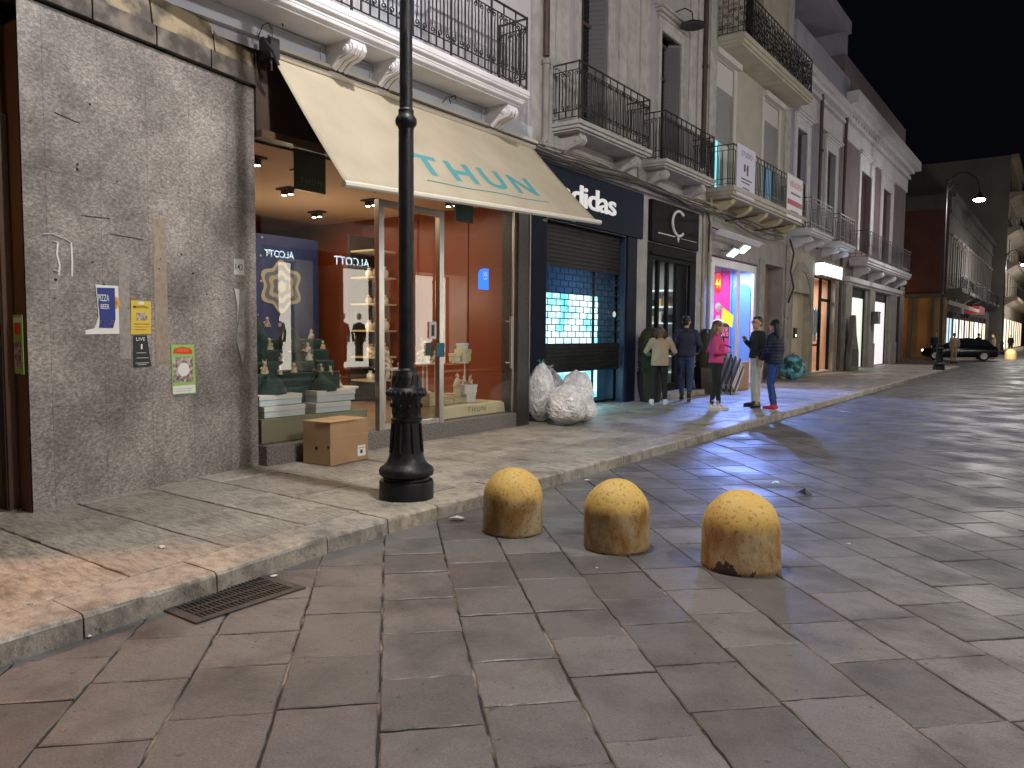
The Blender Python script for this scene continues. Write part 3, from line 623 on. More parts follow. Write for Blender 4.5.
figs = [(-7.5, 7.42, 1.05, .26, 'white plate-like ceramic figure standing on the table behind the door'), (-7.45, 7.66, 1.05, .16, 'small ceramic figure at the right of the table behind the door'), (-7.35, 8.02, 1.12, .32, 'tall ornate ceramic figure on the tall table beside the door frame'), (-7.3, 8.2, 1.12, .18, 'little angel figure at the right edge of the tall table'),
        (-7.25, 8.62, .78, .17, 'ceramic angel at the left on the stacked white boxes'), (-7.25, 8.78, .78, .14, 'ceramic angel in the middle on the stacked white boxes'), (-7.25, 8.92, .78, .13, 'ceramic angel at the right on the stacked white boxes'), (-8.0, 7.0, .80, .2, 'white figurine on the low table seen through the door'), (-7.35, 8.12, .60, .12, 'small figure on the kraft drawers left of the cream chest')]
for x, y, z, s, l in figs: figurine((x, y, z), s, figm, l, 'ceramic figurines in the right window', 1)
simple_box('gift_box', 'cream gift box standing on the single-stem table, left one', 'box', -7.38, -7.26, 8.58, 8.70, 1.122, 1.24, cream_box, 'gift boxes on the single-stem table')
simple_box('gift_box', 'larger cream gift box standing on the single-stem table', 'box', -7.38, -7.22, 8.72, 8.9, 1.122, 1.30, cream_box, 'gift boxes on the single-stem table')
simple_box('gift_box', 'oval tin on top of the larger cream gift box', 'box', -7.36, -7.25, 8.73, 8.87, 1.302, 1.39, box_blue, 'gift boxes on the single-stem table')
simple_box('gift_box', 'lower white box of the pair right on the cream chest', 'box', -7.35, -7.15, 8.72, 8.93, .515, .65, white_lac, 'white boxes under the angels')
simple_box('gift_box', 'upper white box of the pair carrying three angels', 'box', -7.36, -7.14, 8.66, 8.95, .652, .778, white_lac, 'white boxes under the angels')
simple_box('gift_box', 'kraft drawer box beside the door frame in the right window', 'box', -7.4, -7.15, 7.9, 8.17, .515, .70, kraft, 'kraft boxes on the cream chest')
simple_box('gift_box', 'small kraft box in the middle of the right window', 'box', -7.4, -7.15, 8.22, 8.42, .515, .64, kraft, 'kraft boxes on the cream chest')
simple_box('gift_box', 'small kraft box next to the white boxes in the right window', 'box', -7.4, -7.17, 8.45, 8.6, .515, .66, kraft, 'kraft boxes on the cream chest')
w = MB(); w.prism([(7.86, .337), (9.45, .337), (9.42, .48), (9.36, .51), (7.86, .51)], -7.45, -6.98, 'x'); ch = w.build('display_chest', cream_box, bevel=.01); tag(ch, 'long cream display chest lettered THUN along the right shop window', 'chest')
w = MB(); facade_text(w, 'THUN', -6.973, 8.52, .395, .42, .075, 0, .004, spacing=1.3); w.build('lettering', pm('brown_ink', (.22, .17, .08), rough=.6), ch)
# wall shelves deep in the shop
w = MB(); t = thing('shelf_unit', 'tall lit shelf unit with ceramics seen left of the lamp post through the glass door', 'shelves', (-9.9, 8.6, .335)); 
for z in (.7, 1.1, 1.55, 2.0, 2.45, 2.9):
    w = MB(); w.box(-10.0, -9.45, 9.05, 9.6, z, z+.03); w.build('shelf', cream_box, t)
w = MB(); w.box(-10.05, -10.0, 9.03, 9.62, .34, 3.2); w.build('back_panel', dark_wood, t)
k = 0
for z in (.73, 1.13, 1.58, 2.03, 2.48):
    for y in (9.15, 9.33, 9.5): 
        k += 1; s = random.uniform(.14, .24); w = MB(); c = (-9.65, y+random.uniform(-.02, .02), z)
        w.lathe([(s*.3, 0), (s*.42, s*.3), (s*.35, s*.6), (s*.16, s*.75), (s*.2, s*.95)], c, 12); tag(w.build('vase', [figm, white_lac][k % 2], smooth=True), 'ceramic vase on the lit shelf unit, %s shelf, %s' % (['lowest', 'second', 'third', 'fourth', 'fifth'][int((k-1)//3)], ['left', 'middle', 'right'][(k-1) % 3]), 'vase', 'vases on the lit shelves')
# hanging signs inside
dgreen = pm('sign_green', (.012, .035, .03), rough=.4); faint = pm('sign_grey_letter', (.16, .19, .18), rough=.5)
o = MB(); o.box(-6.93, -6.90, 5.46, 5.88, 3.10, 3.54); s = o.build('hanging_sign', dgreen); tag(s, 'dark green square THUN sign hanging inside the top of the left window', 'sign'); o = MB(); facade_text(o, 'THUN', -6.897, 5.52, 3.18, .30, .06, 0, 0, spacing=1.3); o.build('lettering', faint, s)
o = MB(); o.box(-6.93, -6.90, 8.16, 8.54, 3.09, 3.5); s = o.build('hanging_sign', pm('sign_teal', (.01, .10, .11), rough=.4)); tag(s, 'teal THUN sign hanging inside the right window just under the awning', 'sign'); o = MB(); facade_text(o, 'THUN', -6.897, 8.22, 3.26, .26, .06, 0, 0, spacing=1.3); o.build('lettering', faint, s)
# upper storey, soffit, corbels and balcony
w = MB(); facade(w, -6.85, -3, 9.85, 4.42, 11, [(1.6, 2.7, 4.95, 7.4, .2), (4.0, 5.1, 4.95, 7.4, .2), (6.5, 7.6, 4.95, 7.4, .2)]); shell(w, -14, -6.85, -8, 9.86, 4.42, 11)
w.quad((-14, 9.86, 0), (-6.85, 9.86, 0), (-6.85, 9.86, 4.5), (-14, 9.86, 4.5)); w.build('wall', plaster_lilac, B1)
for a, c in ((1.6, 2.7), (4.0, 5.1), (6.5, 7.6)):
    w = MB(); w.box(-7.06, -7.01, a, c, 4.95, 7.4)
    for k in (0, 1):
        ym = a+(c-a)*k/2; w.box(-7.01, -6.99, ym+.06, ym+.49, 5.1, 5.6); w.box(-7.01, -6.99, ym+.06, ym+.49, 5.75, 7.2)
    w.build('balcony_door', frieze_blue, B1, bevel=.008)
w = MB(); w.box(-6.85, -6.80, 5.02, 9.85, 4.47, 4.70)
for a, c in ((5.1, 5.75), (6.08, 6.48), (6.78, 8.6)): w.box(-6.80, -6.785, a, c, 4.50, 4.52); w.box(-6.80, -6.785, a, c, 4.665, 4.685); w.box(-6.80, -6.785, a, a+.02, 4.521, 4.664); w.box(-6.80, -6.785, c-.02, c, 4.521, 4.664)
w.box(-6.849, -6.78, -3, 5.018, 4.53, 4.70); w.build('frieze', frieze_blue, B1)
bal = MB(); bal.box(-6.849, -6.27, -3, 9.02, 4.86, 4.93); bal.box(-6.849, -6.32, -3, 8.98, 4.78, 4.859); bal.box(-6.849, -6.38, -3, 8.93, 4.705, 4.779)
bal.prism([(-6.32, 4.86), (-6.275, 4.86), (-6.28, 4.83), (-6.32, 4.80)], -3, 9.0); bal.prism([(-6.38, 4.78), (-6.325, 4.78), (-6.335, 4.745), (-6.38, 4.72)], -3, 8.95)
balo = bal.build('balcony', plaster_white, B1, bevel=.006)
for y in (1.2, 3.3, 5.92, 6.62, 8.78): corbel(-6.80, 4.704, .40, .30, y, .22).build('corbel', plaster_white, balo, smooth=True)
railing(balo, [(-6.80, 9.0), (-6.32, 9.0), (-6.32, -2.9)], 4.94, 5.93, .135)
for (y, z) in ((5.15, 4.72), (7.9, 4.66)): w = MB(); w.tube([(-6.78, y, z), (-6.70, y, z+.01), (-6.68, y, z-.04)], .008, 6); w.build('iron_hook', iron, B1)
w = MB(); w.tube([(-6.78, 7.75, 4.55), (-6.73, 7.76, 4.62), (-6.72, 7.8, 4.64), (-6.74, 7.86, 4.56)], .006, 6); w.build('iron_hook', iron, B1); w = MB(); w.tube([(-6.76, 4.9, 4.5), (-6.7, 4.92, 4.62), (-6.69, 4.98, 4.66), (-6.72, 5.03, 4.62)], .006, 6)
w.build('iron_hook', iron, B1)

# ---------------------------------------------------------------- awning
AW = thing('awning', 'extended beige canvas awning lettered THUN in teal over the giftware shop', 'awning', (-6.85, 7.5, 4.4))
def awn(y, t, off=0):        # y along, t 0..1 down
    k = (y-5.1)/4.8; zb = 2.97+k*.23; sag = -.03*math.sin(math.pi*t)+.006*math.sin(y*5.1)*t
    return Vector((-6.83+t*1.13+off*.78, y+.12*k*t, 4.43+(zb-4.43)*t+sag+off*.62))
w = MB(); NY, NT = 60, 16; vs = [awn(5.1+4.75*i/NY, j/NT) for i in range(NY+1) for j in range(NT+1)]
fs = [(i*(NT+1)+j, (i+1)*(NT+1)+j, (i+1)*(NT+1)+j+1, i*(NT+1)+j+1) for i in range(NY) for j in range(NT)]
w.add(vs, fs); o = w.build('canopy', canvas_m, AW, smooth=True); sd = o.modifiers.new('solid', 'SOLIDIFY'); sd.thickness = .004
w = MB()
def amap(v): 
    L = 1.87-.17*(v.x)/4.75; y = 6.42+v.x; d = L-.40-v.y; return awn(y, d/L, .0065)
facade_text(w, 'THUN', 0, 0, 0, 2.34, .38, 0, .028, spacing=1.35, fn=amap); w.build('lettering', teal_print, AW)
w = MB(); w.tube([amap(Vector((x*2.42/12, -.115, 0))) for x in range(13)], .007, 4); w.build('underline', teal_print, AW)
w = MB(); w.box(-6.86, -6.72, 5.05, 9.9, 4.445, 4.485); w.tube([(-6.79, 5.07, 4.41), (-6.79, 9.88, 4.41)], .045, 10); w.build('roller_cassette', pm('cassette_beige', (.55, .5, .42), rough=.5), AW)
w = MB(); w.box(-6.80, -6.71, 5.06, 9.89, 4.425, 4.444); w.build('cassette_slot', dark_metal, AW)
w = MB(); a0, a1 = awn(5.08, 1), awn(9.87, 1); w.tube([a0+Vector((.02, -.02, -.01)), a1+Vector((.02, .02, -.01))], .035, 8); w.build('front_bar', pm('bar_white', (.68, .64, .56), rough=.45), AW, smooth=True)
arm_m = pm('arm_metal', (.5, .5, .48), rough=.4, metal=.6)
for q_, dy in ((awn(5.5, 1), .05), (awn(9.3, 1), -.05)):
    w = MB(); e = Vector((-6.3, q_.y+dy*12, 3.36)); w.tube([(-6.79, q_.y+dy, 4.25), e, q_+Vector((-.03, 0, -.03))], .02, 6); w.build('folding_arm', arm_m, AW)
w = MB(); w.ell((-5.78, 8.7, 3.07), (.02, .05, .02)); w.tube([(-5.72, 8.7, 3.12), (-5.78, 8.7, 3.05)], .01, 6); w.build('crank_eye', metal_m, AW)
w = MB(); w.box(-6.86, -6.66, 4.98, 5.09, 4.32, 4.52); w.tube([(-6.72, 4.93, 4.5), (-6.60, 4.96, 4.36), (-6.63, 5.05, 4.25)], .02, 6); w.tube([(-6.72, 5.0, 4.55), (-6.70, 5.02, 4.2)], .012, 6); w.build('bracket', dark_metal, AW)

# ================================================================ second building: sportswear shop + narrow black shop
B2 = thing('plaster_building', 'old grey plaster building with two iron balconies above the shuttered sportswear shop', 'building', (-10, 14, 0))
X2 = -7.5
w = MB(); DA = (12.35, 13.4, 5.22, 8.3, .3); DB = (15.75, 16.8, 5.2, 8.3, .3)
facade(w, X2, 9.9, 18.5, 4.45, 11.5, [DA, DB]); shell(w, -14, X2, 9.9, 18.5, 4.45, 11.5)
facade(w, X2, 9.9, 18.5, 0, 4.45, [(11.28, 14.3, .0, 3.55, .12), (15.3, 17.85, 0, 3.55, .25)])
w.build('wall', plaster_grey, B2)
w = MB()
for a, c in ((11.55, 11.95), (13.85, 14.15), (14.75, 15.15), (17.75, 18.4)): w.box(X2, X2+.05, a, c, 4.72, 11.4)
for a, c in ((9.95, 11.5), (14.2, 14.7), (17.3, 17.7)): w.box(X2, X2+.03, a, c, 4.72, 11.4)
w.build('pilaster_strip', stone_trim, B2, bevel=.006)
w = MB(); w.box(X2+.002, X2+.02, 14.16, 14.74, 5.2, 9.5); w.build('painted_panel', plaster_blue, B2)
window(B2, X2, 12.35, 13.4, 5.22, 8.3, .16, stone_trim, ped=False, depth=.3); window(B2, X2, 15.75, 16.8, 5.2, 8.15, .16, stone_trim, ped=True, depth=.3)
for y in (13.1, 16.5):
    w = MB(); w.M = Matrix.Translation((X2-.02, y+.28, 5.25)) @ Matrix.Rotation(R(28), 4, 'Z'); w.box(-.5, 0, -.02, .02, 0, 2.85)
    for k in range(30): w.box(-.46, -.05, -.032, -.02, .1+k*.09, .15+k*.09)
    w.M = None; w.build('shutter_leaf', pm('grey_shutter%d' % int(y), (.11, .11, .12), rough=.6), B2)
w = MB(); w.box(X2, X2+.10, 9.95, 18.5, 4.55, 4.62); w.box(X2, X2+.16, 9.95, 18.5, 4.62, 4.70); w.build('string_course', stone_trim, B2, bevel=.01)
def balcony(parent, name, xw, xf, y0, y1, zt, th, cyl, mat, rail=True, cd=None, ch=.42, cw=.2, gap=.03, spc=.135, filigree=False, scroll=True, rh=.98):
    mb = MB(); mb.box(xw+.001, xf, y0, y1, zt-th*.45, zt); mb.box(xw+.001, xf-.04, y0+.03, y1-.03, zt-th*.8, zt-th*.45-.001); mb.box(xw+.001, xf-.09, y0+.07, y1-.07, zt-th, zt-th*.8-.001)
    o = mb.build(name, mat, parent, bevel=.008)
    for y in cyl: corbel(xw, zt-th, cd or (xf-xw)*.75, ch, y, cw).build('corbel', mat, o, smooth=True)
    if rail: railing(o, [(xw+.02, y0+.05), (xf-.06, y0+.05), (xf-.06, y1-.05), (xw+.02, y1-.05)], zt+.01, zt+rh, spc, scroll=scroll, filigree=filigree)
    return o
balcony(B2, 'balcony', X2, -6.88, 11.4, 14.2, 5.2, .16, (11.75, 13.85), stone_trim, ch=.36)
balcony(B2, 'balcony', X2, -6.88, 14.85, 17.6, 5.18, .16, (15.2, 17.2), stone_trim, ch=.36)
# fascia and shutter of the sportswear shop
sg = thing('shop_sign', 'dark navy fascia sign lettered adidas in white above the shutter', 'sign', (-7.45, 12.5, 4))
w = MB(); w.box(X2+.002, X2+.09, 10.0, 14.92, 3.56, 4.5); w.build('board', navy, sg, bevel=.004)
w = MB(); facade_text(w, 'adidas', X2+.11, 11.60, 3.87, 2.06, .40, 0, .013, .012, spacing=.9); w.build('lettering', white_print, sg)
for a_, c_ in ((9.96, 11.26), (14.31, 14.72)): w = MB(); w.box(X2, X2+.06, a_, c_, .12, 3.555); w.build('navy_surround', navy, B2, bevel=.004)
dwp = pm('dirty_white_plaster', (.46, .44, .42), (.34, .33, .31), 3, .8, .2, 30)
for a_, c_ in ((14.76, 15.24), (17.95, 18.35)): w = MB(); w.box(X2, X2+.035, a_, c_, .12, 4.5); w.build('white_pilaster', dwp, B2, bevel=.004)
XS = -7.62
for a_, c_ in ((11.281, 11.30), (14.275, 14.299)): w = MB(); w.box(-7.66, X2+.002, a_, c_, .0, 3.55); w.build('reveal_panel', pm('reveal_navy%d' % int(a_), (.03, .06, .11), rough=.35), B2)
w = MB(); w.box(-7.66, X2+.002, 11.3, 14.27, 3.53, 3.549); w.build('lintel_panel', navy, B2)
sh = thing('roller_shutter', 'black roller shutter with a slotted band half covering the bright shop window', 'shutter', (XS, 12.8, .8))
w = MB(); z = .82
while z < 1.34: w.box(XS-.01, XS+.012, 11.29, 14.29, z, z+.058); w.box(XS-.006, XS+.006, 11.29, 14.29, z+.058, z+.075); z += .075
w.build('lower_slats', shutter_m, sh, bevel=.004)
w = MB(); z = 2.78
while z < 3.54: w.box(XS-.01, XS+.012, 11.29, 14.29, z, z+.058); w.box(XS-.006, XS+.006, 11.29, 14.29, z+.058, z+.075); z += .075
w.build('upper_slats', shutter_m, sh, bevel=.004)
w = MB(); z = 1.345; r_ = 0
while z < 2.78:
    w.box(XS-.008, XS+.008, 11.29, 14.29, z, z+.018); y = 11.29+(.14 if r_ % 2 else 0)
    while y < 14.28: w.box(XS-.006, XS+.006, y, y+.014, z+.018, z+.118); y += .28
    z += .118; r_ += 1
w.build('slotted_band', shutter_m, sh)
scr = emit('cyan_screen', (.30, .80, .90), 1.25); scr_n = pm('sports_display', (.1, .14, .18), rough=.6)
m, nt, b = nodes('led_wall'); tc = N(nt, 'ShaderNodeTexCoord'); n1 = N(nt, 'ShaderNodeTexNoise'); n1.inputs['Scale'].default_value = 2.2; nt.links.new(tc.outputs['Object'], n1.inputs['Vector'])
cr = N(nt, 'ShaderNodeValToRGB'); cr.color_ramp.elements[0].position = .38; cr.color_ramp.elements[0].color = (.10, .55, .68, 1); cr.color_ramp.elements[1].position = .6; cr.color_ramp.elements[1].color = (.62, .92, .95, 1)
nt.links.new(n1.outputs[0], cr.inputs[0]); nt.links.new(cr.outputs[0], b.inputs['Emission Color']); b.inputs['Emission Strength'].default_value = 2.0; b.inputs['Base Color'].default_value = (.05, .05, .05, 1); led = m
room(B2, 'shop_interior', -10.5, XS-.12, 11.28, 14.3, .12, 3.5, [pm('blue_floor', (.10, .2, .3), rough=.4), dim_black, pm('shop_dark_blue', (.04, .08, .13), rough=.6), pm('shop_blue_wall', (.06, .12, .2), rough=.5)])
w = MB(); w.box(-7.86, -7.82, 11.30, 13.75, .25, 2.3); o = w.build('display_screen', led); tag(o, 'large glowing cyan display wall behind the black shutter', 'screen')
w = MB(); w.box(XS-.1, XS-.06, 13.33, 13.37, .15, 3.5); w.box(XS-.1, XS-.06, 11.3, 14.29, .15, .2); w.build('window_frame', black_panel, B2)
w = MB(); w.quad((XS-.05, 11.3, .2), (XS-.05, 14.29, .2), (XS-.05, 14.29, 3.5), (XS-.05, 11.3, 3.5)); w.build('window_glass', clear_glass, B2)
area('led_light', (-7.80, 12.9, .5), .6, 14, (.35, .8, 1), (0, R(-70), 0), sy=1.6)
point('blue_shop_light', (-9.0, 13.7, 2.6), 9, (.2, .5, 1), .2)
w = MB(); w.box(X2+.035, X2+.05, 14.9, 14.98, 1.95, 2.02); w.lathe([(.05, 0), (.05, .02)], (0, 0, 0), 12); w = MB()
w.M = Matrix.Translation((XS+.012, 14.05, 1.95)) @ Matrix.Rotation(R(90), 4, 'Y'); w.lathe([(.06, 0), (.06, .01)], (0, 0, 0), 16); w.M = None; w.build('round_sticker', white_print, B2)
# narrow black shop
sg = thing('shop_sign', 'black square sign with a large silver letter C above the narrow black shop', 'sign', (-7.45, 16.6, 4))
w = MB(); w.box(X2+.002, X2+.10, 15.32, 17.9, 3.57, 4.47); w.build('board', black_panel, sg, bevel=.006)
silver = pm('silver_letter', (.55, .56, .58), rough=.4, es=.05)
w = MB(); pts = []
for i in range(27):
    a = R(48)+R(264)*i/26; pts.append((X2+.115, 16.68+.35*math.cos(a), 4.09+.28*math.sin(a)))
w.tube(pts, .032, 6, flat=1); w.build('letter_c', silver, sg, smooth=True)
w = MB(); w.box(X2+.10, X2+.112, 15.62, 16.5, 3.765, 3.785); w.box(X2+.10, X2+.106, 16.85, 17.75, 3.765, 3.772); w.prism([(16.68, 3.66), (16.73, 3.74), (16.68, 3.82), (16.63, 3.74)], X2+.10, X2+.115, 'x'); w.build('line_and_lozenge', silver, sg)
w = MB(); w.box(X2-.05, X2+.03, 15.25, 15.55, .12, 3.55); w.box(X2-.05, X2+.03, 17.6, 17.94, .12, 3.55); w.box(X2-.05, X2+.03, 15.55, 17.6, 3.2, 3.55); w.box(X2-.02, X2+.07, 15.4, 17.8, 3.3, 3.36)
w.box(X2-.12, X2-.04, 15.55, 17.6, .12, .4)
for y in (15.95, 16.45, 16.95): w.box(X2-.12, X2-.04, y, y+.1, .4, 3.2)
w.box(X2-.12, X2-.05, 17.05, 17.6, .4, 3.2)
w.build('black_shopfront', black_panel, B2, bevel=.006)
w = MB(); w.quad((X2-.09, 15.55, .4), (X2-.09, 17.05, .4), (X2-.09, 17.05, 3.2), (X2-.09, 15.55, 3.2)); w.build('window_glass', clear_glass, B2)
room(B2, 'shop_interior', -11, X2-.26, 15.32, 17.83, .13, 3.4, [wood_fl, pm('olive_ceiling', (.2, .19, .12), rough=.8), pm('mint_wall', (.5, .56, .52), rough=.8), pm('grey_wall', (.2, .2, .2), rough=.8)])
area('shop_light', (-8.6, 16.6, 3.3), 1.0, 30, (.9, .95, 1), sy=1.2)
t = thing('shop_shelves', 'white lit shelves stocked with goods inside the narrow black shop', 'shelves', (-8.6, 16.9, .13))
for z in (.6, 1.0, 1.4, 1.8, 2.2, 2.6): w = MB(); w.box(-8.75, -7.85, 17.35, 17.8, z, z+.03); w.build('shelf', emit('shelf_led', (.75, .95, .95), .5), t)
for z in (.63, 1.03, 1.43, 1.83, 2.23):
    for x in (-8.6, -8.4, -8.2, -8.0):
        w = MB(); s = random.uniform(.05, .09); w.box(x-s, x+s, 17.4, 17.7, z, z+random.uniform(.15, .28)); w.build('goods', random.choice([white_lac, box_blue, kraft, black_p]), t, bevel=.01)
w = MB()
for z, y, s in ((1.75, 15.72, .16), (1.35, 15.72, .18), (.95, 15.74, .2), (1.15, 16.15, .12)): w.M = Matrix.Translation((-7.75, y, z)) @ Matrix.Rotation(R(18), 4, 'X'); w.box(-.02, .02, -s, s, -s, s); w.M = None
w.tube([(-7.75, 15.72, 1.9), (-7.75, 15.72, 3.2)], .006, 4)
tag(w.build('red_banner', pm('red_sale', (.65, .03, .05), rough=.5, es=.15), bevel=.004), 'string of red sale cards hanging in the black shop window', 'banner')
# wall lamp by the second balcony door
t = thing('wall_lamp', 'black shaded wall lamp on a curved arm above the second balcony door', 'lamp', (-7.45, 16.95, 8.3))
w = MB(); w.tube([(-7.45, 16.4, 8.75), (-7.25, 16.45, 8.8), (-7.1, 16.5, 8.7), (-7.08, 16.5, 8.5)], .015, 6); w.build('arm', iron, t)
w = MB(); w.lathe([(.05, .1), (.28, 0), (.29, -.03), (.05, .02)], (-7.08, 16.5, 8.42), 20); w.build('shade', iron, t, smooth=True)
# pipes
def pipe(label, pts, r, mat, joints=()):
    t = thing('drainpipe', label, 'pipe', pts[0]); w = MB(); w.tube(pts, r, 12); w.build('tube', mat, t, smooth=True)
    for z in joints: w = MB(); x, y, _ = pts[0]; w.lathe([(r*1.35, -.04), (r*1.35, .04)], (x, y, z), 14); w.build('collar', mat, t)
pipe('dark brown drainpipe running down beside the left iron balcony', [(-7.40, 11.12, 11), (-7.40, 11.12, 6.25)], .055, pipe_brown, (8.2,))
pipe('pale lower drainpipe continuing under the dark brown one', [(-7.40, 11.12, 6.2), (-7.40, 11.12, 4.9), (-7.38, 11.0, 4.75)], .06, plaster_old, (6.15,))
pipe('dark drainpipe beside the cream building with the roller blinds', [(-7.40, 18.05, 11.2), (-7.40, 18.05, 5.6)], .06, pipe_brown, (8,))
pipe('beige drainpipe left of the pink lit shop window', [(-7.38, 18.55, 5.2), (-7.38, 18.55, .2)], .05, pvc_pipe, (1.6, 3.4))
pipe('thin grey pipe beside the beige drainpipe at the black shop', [(-7.43, 18.25, 4.6), (-7.43, 18.3, 4.2), (-7.43, 18.3, .2)], .035, pvc_pipe, (2.4,))
pipe('dark drainpipe between the grey house windows', [(-7.3, 28.4, 10.2), (-7.35, 28.5, 9.9), (-7.35, 28.5, 4.6)], .06, pipe_brown, (8,))
pipe('dark drainpipe at the edge of the pink end house', [(-7.3, 32.0, 10.1), (-7.35, 32.1, 9.7), (-7.35, 32.1, .2)], .06, pipe_brown, (6,))
# cables strung along the facades
t = thing('cable_bundle', 'sagging bundle of black cables strung along the facades above the shop signs', 'cables', (-7.4, 12, 4.7))
for k in range(9):
    pts = []; y = 9.95; z0 = 4.60+.045*(k % 4)+random.uniform(-.02, .02); ph = random.random()*6
    while y < 24.5:
        pts.append((-7.34+.03*(k % 3)+.02*math.sin(y*3+ph)-.0*(y > 20), y, z0+.05*math.sin(y*1.1+ph)+random.uniform(-.012, .012)-(.25*math.sin((y-19)/5.5*math.pi) if k > 5 and y > 19 else 0))); y += .35
    w = MB(); w.tube(pts, random.choice((.008, .011, .016, .022)), 5); w.build('cable', random.choice([cable_m, cable_m, pvc_pipe]), t)
w = MB(); w.tube([(-7.35, 18.3, 4.55), (-7.33, 18.42, 4.3), (-7.38, 18.5, 3.9), (-7.36, 18.46, 3.6)], .02, 6); w.build('cable', cable_m, t); w = MB(); w.tube([(-7.35, 25.2, 4.6), (-7.3, 25.5, 4.2), (-7.36, 25.4, 3.6), (-7.3, 25.6, 3.1), (-7.38, 25.35, 2.6)], .03, 6); w.build('cable', cable_m, t)

# ================================================================ third building: cream, roller blinds
B3 = thing('cream_building', 'cream plaster building with roller blinds, two balcony banners and a pink lit shop', 'building', (-10, 21, 0))
W1 = (18.98, 20.25, 5.2, 8.5, .35); W2 = (22.75, 24.15, 5.2, 8.4, .35)
w = MB(); facade(w, X2, 18.5, 25.3, 4.5, 13.5, [W1, W2, (21, 22.5, 9.0, 11.5, .3)]); shell(w, -14, X2, 18.5, 25.3, 0, 13.5); w.build('wall', plaster_cream, B3)
w = MB(); facade(w, X2+.002, 18.5, 25.3, 0, 4.5, [(19.0, 22.6, .12, 3.6, .12), (23.2, 25.1, .12, 3.7, .5)]); w.build('ground_wall', plaster_old, B3)
for a_, c_ in ((18.5, 18.95), (24.75, 25.28)): w = MB(); w.box(X2, X2+.05, a_, c_, 4.8, 13.4); w.build('corner_strip', stone_trim, B3, bevel=.006)
cyan_in = emit('cyan_room', (.25, .75, .85), .9)
for i, (a, c, z0, z1, _) in enumerate((W1, W2)):
    w = MB(); w.box(X2, X2+.16, a-.22, c+.22, z1+.05, z1+.2); w.box(X2, X2+.03, a-.2, a, z0, z1+.05); w.box(X2, X2+.03, c, c+.2, z0, z1+.05); w.box(X2-.33, X2-.02, a+.01, c-.01, 7.85, z1-.01)
    wi = w.build('window', pm('window_white%d' % i, (.58, .56, .55), rough=.7), B3, bevel=.006)
    w = MB(); z = 6.55
    while z < 7.84: w.box(X2-.09, X2-.06, a+.02, c-.02, z, z+.05); z += .06
    w.build('roller_blind', pm('blind_grey%d' % i, (.32, .31, .32), rough=.6), wi)
    w = MB(); w.box(X2-.17, X2-.15, a+.02, c-.02, z0+.02, 7.8); w.build('lit_pane', cyan_in if i == 0 else emit('dim_cyan', (.16, .36, .50), .45), wi)
    w = MB(); ym = (a+c)/2
    for yy in (a+.01, ym-.06, c-.09): w.box(X2-.14, X2-.11, yy, yy+.08, z0+.02, 7.8)
    if i == 0: w.box(X2-.145, X2-.12, ym+.1, c-.1, z0+.1, 6.6)
    w.build('sash', dark_metal if i else white_paint, wi)
bo = balcony(B3, 'balcony', X2, -6.74, 18.42, 24.7, 5.18, .26, (), pm('cream_slab', (.50, .47, .40), (.4, .37, .31), 2, .8, .2, 25), scroll=False, spc=.13, rh=1.0)
for y in (18.9, 20.2, 21.5, 22.8, 24.2):
    w = MB(); w.prism([(X2, 4.92), (X2+.6, 4.92), (X2+.55, 4.82), (X2+.4, 4.72), (X2+.2, 4.66), (X2+.1, 4.55), (X2, 4.52)], y-.12, y+.12); w.build('bracket', pm('cream_bracket%d' % int(y), (.5, .43, .27), rough=.8), bo, bevel=.01)
balcony(B3, 'balcony', X2, -6.74, 18.9, 25.1, 8.97, .27, (), pm('cream_slab_up', (.52, .48, .38), (.42, .39, .31), 2, .8, .2, 25), scroll=False, filigree=True, spc=.13, rh=1.05)
# banners on the balcony
def banner(label, y0, y1, z0, z1, rows, mats):
    t = thing('banner', label, 'banner', (-6.7, y0, z0)); w = MB(); w.box(-6.77, -6.755, y0, y1, z0, z1); w.build('panel', mats[0], t)
    w = MB()
    for s, yy, zz, ww, hh, mi in rows:
        if s: facade_text(w, s, -6.752, yy, zz, ww, hh, mi)
        else: w.box(-6.754, -6.750, yy, yy+ww, zz, zz+hh, mi)
    w.build('print', mats[1:], t)
lil = pm('banner_lilac', (.62, .60, .74), rough=.6, es=.03); ink = pm('banner_ink', (.05, .05, .12), rough=.6)
banner('white paper banner with a small black emblem on the cream balcony', 18.62, 19.95, 5.0, 6.24, [('STUDIO', 18.9, 5.98, .8, .13, 0), (None, 19.1, 5.62, .12, .18, 0), (None, 19.28, 5.68, .14, .04, 0), (None, 19.33, 5.55, .1, .26, 0), (None, 18.95, 5.42, .75, .035, 0), (None, 18.95, 5.34, .6, .03, 0), (None, 19.05, 5.2, .5, .03, 0)], [lil, ink])
banner('white real estate banner with a red band at the right end of the cream balcony', 22.75, 24.3, 4.98, 6.22, [('VENDESI', 22.95, 5.88, 1.2, .17, 0), (None, 23.1, 5.68, 1.0, .05, 1), (None, 22.8, 5.36, 1.45, .15, 0), (None, 23.1, 5.18, .8, .03, 1)], [pm('banner_white', (.72, .70, .76), rough=.6, es=.04), pm('banner_red', (.45, .02, .06), rough=.6), ink])
